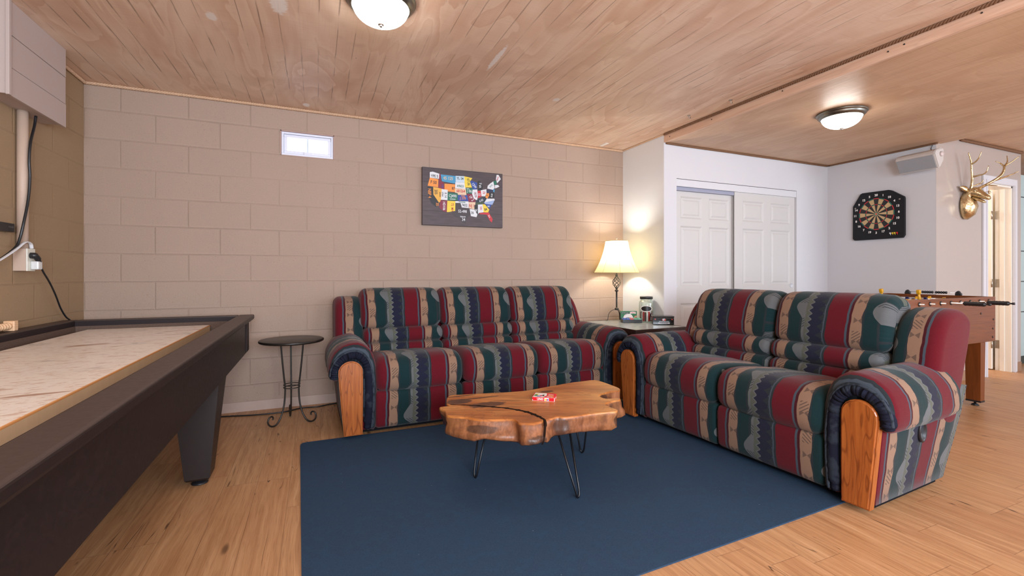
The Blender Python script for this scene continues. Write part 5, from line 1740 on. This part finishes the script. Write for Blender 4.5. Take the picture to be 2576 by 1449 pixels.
S = 1.0
out = [(-0.23, 0.105), (-0.155, 0.232), (-0.135, 0.242), (0.115, 0.238), (0.140, 0.228), (0.248, 0.150), (0.252, 0.130), (0.252, -0.240), (0.235, -0.268), (-0.212, -0.268), (-0.232, -0.250)]
bm = bmesh.new()
pts = [(-h, v) for h, v in out]
prism(bm, pts, -0.001, -0.030, 'yz')
link('board_housing', bm, plain('black_board_plastic', (0.008, 0.009, 0.011), 0.5, 0.3, var=0.1), db)
bm = bmesh.new()
Rr = [0.0, 0.0075, 0.0165, 0.0205, 0.098, 0.107, 0.158, 0.168]
Rr = [0.0, 0.008, 0.014, 0.020, 0.096, 0.106, 0.158, 0.170]
for ri in range(7):
    r0, r1 = Rr[ri], Rr[ri + 1]
    for k in range(20):
        for j in range(3):
            a0 = 2 * PI * (k - 0.5 + j / 3) / 20
            a1 = 2 * PI * (k - 0.5 + (j + 1) / 3) / 20
            gap = 0.0
            if ri == 0: mi = 2
            elif ri == 1: mi = 1
            elif ri == 2: mi = 3
            elif ri in (4, 6): mi = 2 if k % 2 == 0 else 3
            else: mi = 0 if k % 2 == 0 else 1
            if ri in (4, 6):
                r0_, r1_ = r0 + 0.0015, r1 - 0.002
            else:
                r0_, r1_ = r0, r1
            q = [(r0_, a0), (r1_, a0), (r1_, a1), (r0_, a1)]
            if r0 == 0.0:
                q = q[1:]
                q = [(0.0, 0.0)] + [(r1_, a0), (r1_, a1)]
            f = bm.faces.new([bm.verts.new(dq(r * math.sin(a), r * math.cos(a), 0.0008)) for r, a in q])
            f.material_index = mi
link('scoring_face', bm, [M_BLK, plain('board_tan', lin(196, 164, 120), 0.6), plain('board_red', lin(190, 44, 50), 0.5), plain('board_green', lin(20, 104, 92), 0.5)], db)
bm = bmesh.new()
for k, num in enumerate((20, 1, 18, 4, 13, 6, 10, 15, 2, 17, 3, 19, 7, 16, 8, 11, 14, 9, 12, 5)):
    a = 2 * PI * k / 20
    text_bm(bm, str(num), 0.031, lambda x, y, a=a: dq(0.206 * math.sin(a) + x, 0.200 * math.cos(a) + y, 0.0008), 0, bold=0.0012)
link('numbers', bm, M_PW, db)
bm = bmesh.new()
for h, v in ((0.212, 0.128), (-0.205, 0.085)):
    lathe(bm, [(0.0001, -0.034), (0.007, -0.0335), (0.0085, -0.030)], 14, (0, -h, v), 0, 'x')
link('mounting_screw', bm, M_NICK, db)
for k, cc in enumerate((lin(226, 226, 230), lin(232, 200, 60), lin(232, 200, 60), lin(190, 40, 40))):
    bm = bmesh.new()
    hx, vz = 0.135 + 0.02 * k, -0.222
    tube(bm, [dq(hx, vz - 0.015, 0.004), dq(hx, vz, 0.006)], [0.001, 0.004], 6)
    box(bm, (-0.046, -hx - 0.006, vz), (-0.036, -hx + 0.006, vz + 0.014))
    o = link('dart_tip', bm, plain('dart_plastic', cc, 0.4))
    o.location = (XD, DCY, DCZ)
    tag(o, ['small white dart clipped to the lower right of the dartboard', 'small yellow dart next to the white one at the dartboard', 'small yellow dart next to the red one at the dartboard', 'small red dart clipped nearest the right edge of the dartboard'][k], 'dart', 'darts clipped to the dartboard')

# ------------------------------------------------------------------ speaker on its bracket
sp_ = thing('wall_speaker', 'pale grey speaker tilted down from a bracket below the ceiling beside the dartboard', 'speaker', (6.885, -1.575, 2.170))
sp_.rotation_euler = (0, 0, math.radians(-3))
hx_ = 0.165
profp = [(-0.062, 0.058), (-0.040, 0.072), (0.055, 0.098), (0.075, 0.080), (0.070, -0.02), (0.020, -0.090), (-0.005, -0.098), (-0.070, 0.030)]
bm = bmesh.new()
A = [bm.verts.new((a, -hx_, c_)) for a, c_ in profp]
C_ = [bm.verts.new((a, hx_, c_)) for a, c_ in profp]
bm.faces.new(A); bm.faces.new(C_[::-1])
for i in range(len(profp)):
    bm.faces.new((A[i], A[(i + 1) % 8], C_[(i + 1) % 8], C_[i]))
bmesh.ops.recalc_face_normals(bm, faces=bm.faces[:])
bmesh.ops.bevel(bm, geom=bm.edges[:], offset=0.007, segments=2, affect='EDGES')
link('speaker_cabinet', bm, plain('speaker_grey_plastic', lin(196, 188, 182), 0.45), sp_)
d0 = Vector((-0.005 + 0.070, 0, -0.098 - 0.030)); nrm = Vector((-0.128, 0, -0.065)).normalized()
bm = bmesh.new()
p0 = Vector((-0.068, 0, 0.022)) + nrm * 0.0035
p1 = Vector((-0.010, 0, -0.090)) + nrm * 0.0035
for off in (0.0,):
    q = [p0 + Vector((0, -hx_ + 0.015, 0)), p0 + Vector((0, hx_ - 0.012, 0)), p1 + Vector((0, hx_ - 0.012, 0)), p1 + Vector((0, -hx_ + 0.015, 0))]
    q2 = [p - nrm * 0.006 for p in q]
    A = [bm.verts.new(p) for p in q]; C_ = [bm.verts.new(p) for p in q2]
    bm.faces.new(A); bm.faces.new(C_[::-1])
    for i in range(4):
        bm.faces.new((A[i], A[(i + 1) % 4], C_[(i + 1) % 4], C_[i]))
bmesh.ops.recalc_face_normals(bm, faces=bm.faces[:])
link('grille', bm, plain('speaker_grille', lin(150, 152, 156), 0.7, var=0.2, scale=300), sp_)
bm = bmesh.new()
lathe(bm, [(0.0001, -0.014), (0.018, -0.014), (0.024, -0.006), (0.024, 0.0), (0.0001, 0.0)], 20, (0.03, -hx_ - 0.001, 0.035), 0, 'y')
box(bm, (0.03, -0.05, 0.02), (0.112, 0.05, 0.05), 0, 0.004)
link('bracket', bm, plain('bracket_plastic', lin(200, 184, 180), 0.4), sp_)
bm = bmesh.new()
tube(bm, spline([(6.92, -1.735, 2.235), (6.96, -1.70, 2.262), (6.985, -1.66 + 0.03, 2.28), (6.99, -1.64, 2.33)], 6), 0.003, 6)
tag(link('speaker_wire', bm, M_BLACK, None, True), 'thin dark wire running from the speaker up to the ceiling corner', 'wire')

# ------------------------------------------------------------------ golden deer head (mounted on the beige wall, looking out)
M_GOLD = B('gold_resin', 0.24, 0.6, 0.9)
_v, _x, _y, _z = M_GOLD.coords()
_n = M_GOLD.noise(_v, 26, 4, 0.6)
M_GOLD.col(M_GOLD.mix(_n, lin(170, 142, 98), lin(236, 214, 170))).bump(_n, 0.6, 0.01)
M_GOLD = M_GOLD.mat
dh = thing('deer_head_mount', 'golden deer head with branching antlers mounted on the beige wall', 'deer head', (7.50, YD, 1.76))


def ellip_loft(bm, secs, seg=20):
    """secs: (centre, direction, half width x, half height)"""
    rings = []
    for (cen, dr, wx, wz) in secs:
        dr = Vector(dr).normalized()
        sx_ = Vector((1, 0, 0))
        up = sx_.cross(dr).normalized()
        rings.append([bm.verts.new(Vector(cen) + sx_ * wx * math.cos(2 * PI * k / seg) + up * wz * math.sin(2 * PI * k / seg)) for k in range(seg)])
    for i in range(len(rings) - 1):
        for k in range(seg):
            f = bm.faces.new((rings[i][k], rings[i][(k + 1) % seg], rings[i + 1][(k + 1) % seg], rings[i + 1][k]))
            f.smooth = True
    bm.faces.new(rings[0]); bm.faces.new(rings[-1])
    bmesh.ops.recalc_face_normals(bm, faces=bm.faces[:])


bm = bmesh.new()
# neck rising from the wall, then skull and muzzle in one skin
ellip_loft(bm, [((0, -0.002, -0.010), (0, -1, 0.0), 0.080, 0.125), ((0, -0.018, -0.012), (0, -1, 0.1), 0.094, 0.130), ((0, -0.036, 0.005), (0, -0.9, 0.4), 0.092, 0.115), ((0, -0.046, 0.040), (0, -0.7, 0.8), 0.080, 0.085),
                ((0, -0.050, 0.082), (0, -0.7, 0.7), 0.066, 0.064), ((0, -0.062, 0.122), (0, -1, 0.1), 0.062, 0.054), ((0, -0.088, 0.125), (0, -1, -0.3), 0.060, 0.050), ((0, -0.118, 0.108), (0, -1, -0.5), 0.048, 0.042),
                ((0, -0.145, 0.086), (0, -1, -0.55), 0.034, 0.032), ((0, -0.168, 0.068), (0, -1, -0.5), 0.029, 0.026), ((0, -0.186, 0.054), (0, -1, -0.6), 0.028, 0.022), ((0, -0.196, 0.042), (0, -0.8, -0.7), 0.018, 0.012)])
link('head', bm, M_GOLD, dh, True)
bm = bmesh.new()
ellip_loft(bm, [((0, -0.080, 0.072), (0, -1, -0.4), 0.032, 0.020), ((0, -0.118, 0.046), (0, -1, -0.5), 0.024, 0.016), ((0, -0.150, 0.024), (0, -1, -0.4), 0.020, 0.014), ((0, -0.166, 0.014), (0, -1, -0.3), 0.011, 0.008)], 14)
link('jaw', bm, M_GOLD, dh, True)
for sx_ in (-1, 1):
    bm = bmesh.new()
    P = spline([(0.045 * sx_, -0.058, 0.140), (0.075 * sx_, -0.046, 0.158), (0.105 * sx_, -0.034, 0.172), (0.135 * sx_, -0.026, 0.180)], 4)
    tube(bm, P, [0.012, 0.016, 0.020, 0.024, 0.026, 0.027, 0.026, 0.023, 0.019, 0.015, 0.010, 0.005, 0.002][:len(P)], 10, flat=(0.45, 1.0))
    link('ear', bm, M_GOLD, dh, True)
    bm = bmesh.new()
    bmesh.ops.create_uvsphere(bm, u_segments=12, v_segments=8, radius=0.012, matrix=Matrix.Translation((0.052 * sx_, -0.104, 0.130)))
    tube(bm, spline([(0.046 * sx_, -0.086, 0.146), (0.056 * sx_, -0.104, 0.149), (0.048 * sx_, -0.124, 0.135)], 4), 0.006, 6)
    link('eye', bm, M_GOLD, dh, True)
    bm = bmesh.new()

    def br(q, r0, r1):
        P = spline(q, 5)
        tube(bm, P, [r0 + (r1 - r0) * i / (len(P) - 1) for i in range(len(P))], 8)
    if sx_ < 0:
        br([(-0.028, -0.068, 0.155), (-0.034, -0.077, 0.20), (-0.055, -0.088, 0.27), (-0.070, -0.090, 0.337), (-0.09, -0.095, 0.404), (-0.11, -0.094, 0.455), (-0.13, -0.090, 0.501)], 0.014, 0.005)
        br([(-0.085, -0.094, 0.392), (-0.10, -0.120, 0.400), (-0.11, -0.149, 0.421), (-0.118, -0.170, 0.455), (-0.12, -0.182, 0.493)], 0.009, 0.003)
        br([(-0.052, -0.089, 0.270), (-0.056, -0.130, 0.276), (-0.06, -0.173, 0.282), (-0.07, -0.200, 0.302), (-0.07, -0.214, 0.353)], 0.010, 0.003)
        br([(-0.030, -0.072, 0.180), (-0.010, -0.105, 0.196), (0.0, -0.137, 0.210), (0.0, -0.151, 0.238)], 0.007, 0.003)
    else:
        br([(0.028, -0.072, 0.155), (0.03, -0.130, 0.173), (0.07, -0.210, 0.231), (0.10, -0.241, 0.274), (0.12, -0.252, 0.32), (0.13, -0.250, 0.364)], 0.014, 0.009)
        br([(0.13, -0.250, 0.358), (0.12, -0.223, 0.396), (0.10, -0.199, 0.415)], 0.008, 0.003)
        br([(0.13, -0.252, 0.360), (0.15, -0.265, 0.401), (0.16, -0.259, 0.461)], 0.008, 0.003)
        br([(0.13, -0.256, 0.362), (0.15, -0.296, 0.394), (0.17, -0.340, 0.439)], 0.008, 0.003)
        br([(0.076, -0.208, 0.228), (0.10, -0.286, 0.254), (0.12, -0.355, 0.287)], 0.010, 0.003)
        br([(0.03, -0.120, 0.170), (0.03, -0.156, 0.184), (0.03, -0.199, 0.176), (0.03, -0.239, 0.165)], 0.007, 0.003)
    link('antler', bm, M_GOLD, dh, True)
# small flower in the mouth
bm = bmesh.new()
for k in range(5):
    a = 2 * PI * k / 5
    tube(bm, [(0.02, -0.180, 0.111), (0.02 + 0.018 * math.cos(a), -0.187, 0.111 + 0.018 * math.sin(a)), (0.02 + 0.024 * math.cos(a + 0.4), -0.183, 0.111 + 0.024 * math.sin(a + 0.4))], [0.003, 0.005, 0.002], 6)
tube(bm, [(0.005, -0.140, 0.110), (0.012, -0.165, 0.116), (0.02, -0.181, 0.111)], 0.003, 6)
link('nose_ornament', bm, M_GOLD, dh, True)

# ------------------------------------------------------------------ ceiling lights and added fill points
M_RIM = metal('brushed_rim', lin(126, 124, 116), 0.35)
M_GLOW = emis('lit_frosted_glass', (1.0, 0.96, 0.90), DOME_E)


def ceiling_light(label, x, y, z):
    r = thing('ceiling_light', label, 'ceiling light', (x, y, z), 0, 'flush dome lights on the ceiling')
    r.scale = (0.825, 0.825, 0.90)
    bm = bmesh.new()
    lathe(bm, [(0.0001, 0.0), (0.196, 0.0), (0.206, -0.006), (0.206, -0.012), (0.196, -0.018), (0.190, -0.022), (0.192, -0.030), (0.180, -0.038), (0.172, -0.050), (0.163, -0.052), (0.160, -0.030), (0.0001, -0.028)], 56)
    link('rim', bm, M_RIM, r, True)
    bm = bmesh.new()
    prof = [(0.161, -0.046)]
    for k in range(1, 12):
        a = PI / 2 * k / 12
        prof.append((0.161 * math.cos(a) ** 0.85, -0.046 - 0.088 * math.sin(a) ** 1.1))
    prof.append((0.0001, -0.134))
    lathe(bm, prof, 48)
    link('glass_dome', bm, M_GLOW, r, True)
    bm = bmesh.new()
    lathe(bm, [(0.0001, -0.152), (0.007, -0.151), (0.010, -0.146), (0.008, -0.142), (0.017, -0.140), (0.018, -0.135), (0.012, -0.132), (0.0001, -0.132)], 20)
    link('finial', bm, M_NICK, r, True)
    return r


ceiling_light('lit dome ceiling light nearest the camera, cut by the top of the frame', 1.785, -1.80, CEIL)
ceiling_light('lit dome ceiling light on the lower ceiling, above the loveseat', 5.285, -1.83, CEIL2)
LD = (0.88, 0.93, 1.0)
point('unseen_fill_light', (1.6, -5.3, 2.05), 40, LD, 0.25)  # unseen points without fixtures, added to brighten the room
point('unseen_fill_light', (8.4, -4.2, 2.05), 22, LD, 0.25)
point('washroom_light', (8.0, -0.4, 2.1), 48, (1.0, 0.95, 0.88), 0.15)

# little things on the ceiling
bm = nbox((4.225, -0.175, CEIL - 0.004), (4.262, -0.062, CEIL - 0.0004))
tag(link('white_label', bm, M_PW), 'small white rectangular patch stuck to the ceiling near the closet corner', 'patch')
for k, (hx, hy) in enumerate(((4.443, -1.524), (4.400, -1.136))):
    bm = bmesh.new()
    lathe(bm, [(0.012, 0.0), (0.012, -0.003), (0.0001, -0.004)], 12, (hx, hy, CEIL - 0.0003))
    tube(bm, spline([(hx, hy, CEIL - 0.003), (hx + 0.003, hy, CEIL - 0.018), (hx + 0.014, hy, CEIL - 0.024), (hx + 0.018, hy, CEIL - 0.012)], 4), 0.0025, 6)
    tag(link('ceiling_hook', bm, M_NICK, None, True), ['metal hook screwed into the ceiling, farther from the closet wall', 'metal hook screwed into the ceiling, nearer the closet wall'][k], 'hook', 'hooks in the plywood ceiling')

# pale cabinet seen past the doorway wall at the right edge of the picture
M_TEAL = plain('pale_blue_panel', lin(178, 200, 200), 0.3, 0.5, var=0.04)
cb = thing('pale_blue_cabinet', 'pale blue-green cabinet with dark joints at the right edge, past the doorway', 'cabinet', (8.86, -1.50, 0))
link('cabinet_body', nbox((0, 0.0, 0.10), (0.9, 0.5, 2.25), 0.003), M_TEAL, cb)
bm = bmesh.new()
for zz in (0.62, 0.98, 1.34, 1.98):
    box(bm, (-0.003, -0.004, zz), (0.9, 0.0, zz + 0.010))
link('dark_joint', bm, M_BLK, cb)
link('plinth', nbox((0.02, 0.02, 0.0), (0.88, 0.48, 0.0995)), plain('dark_plinth', lin(60, 66, 60), 0.6), cb)
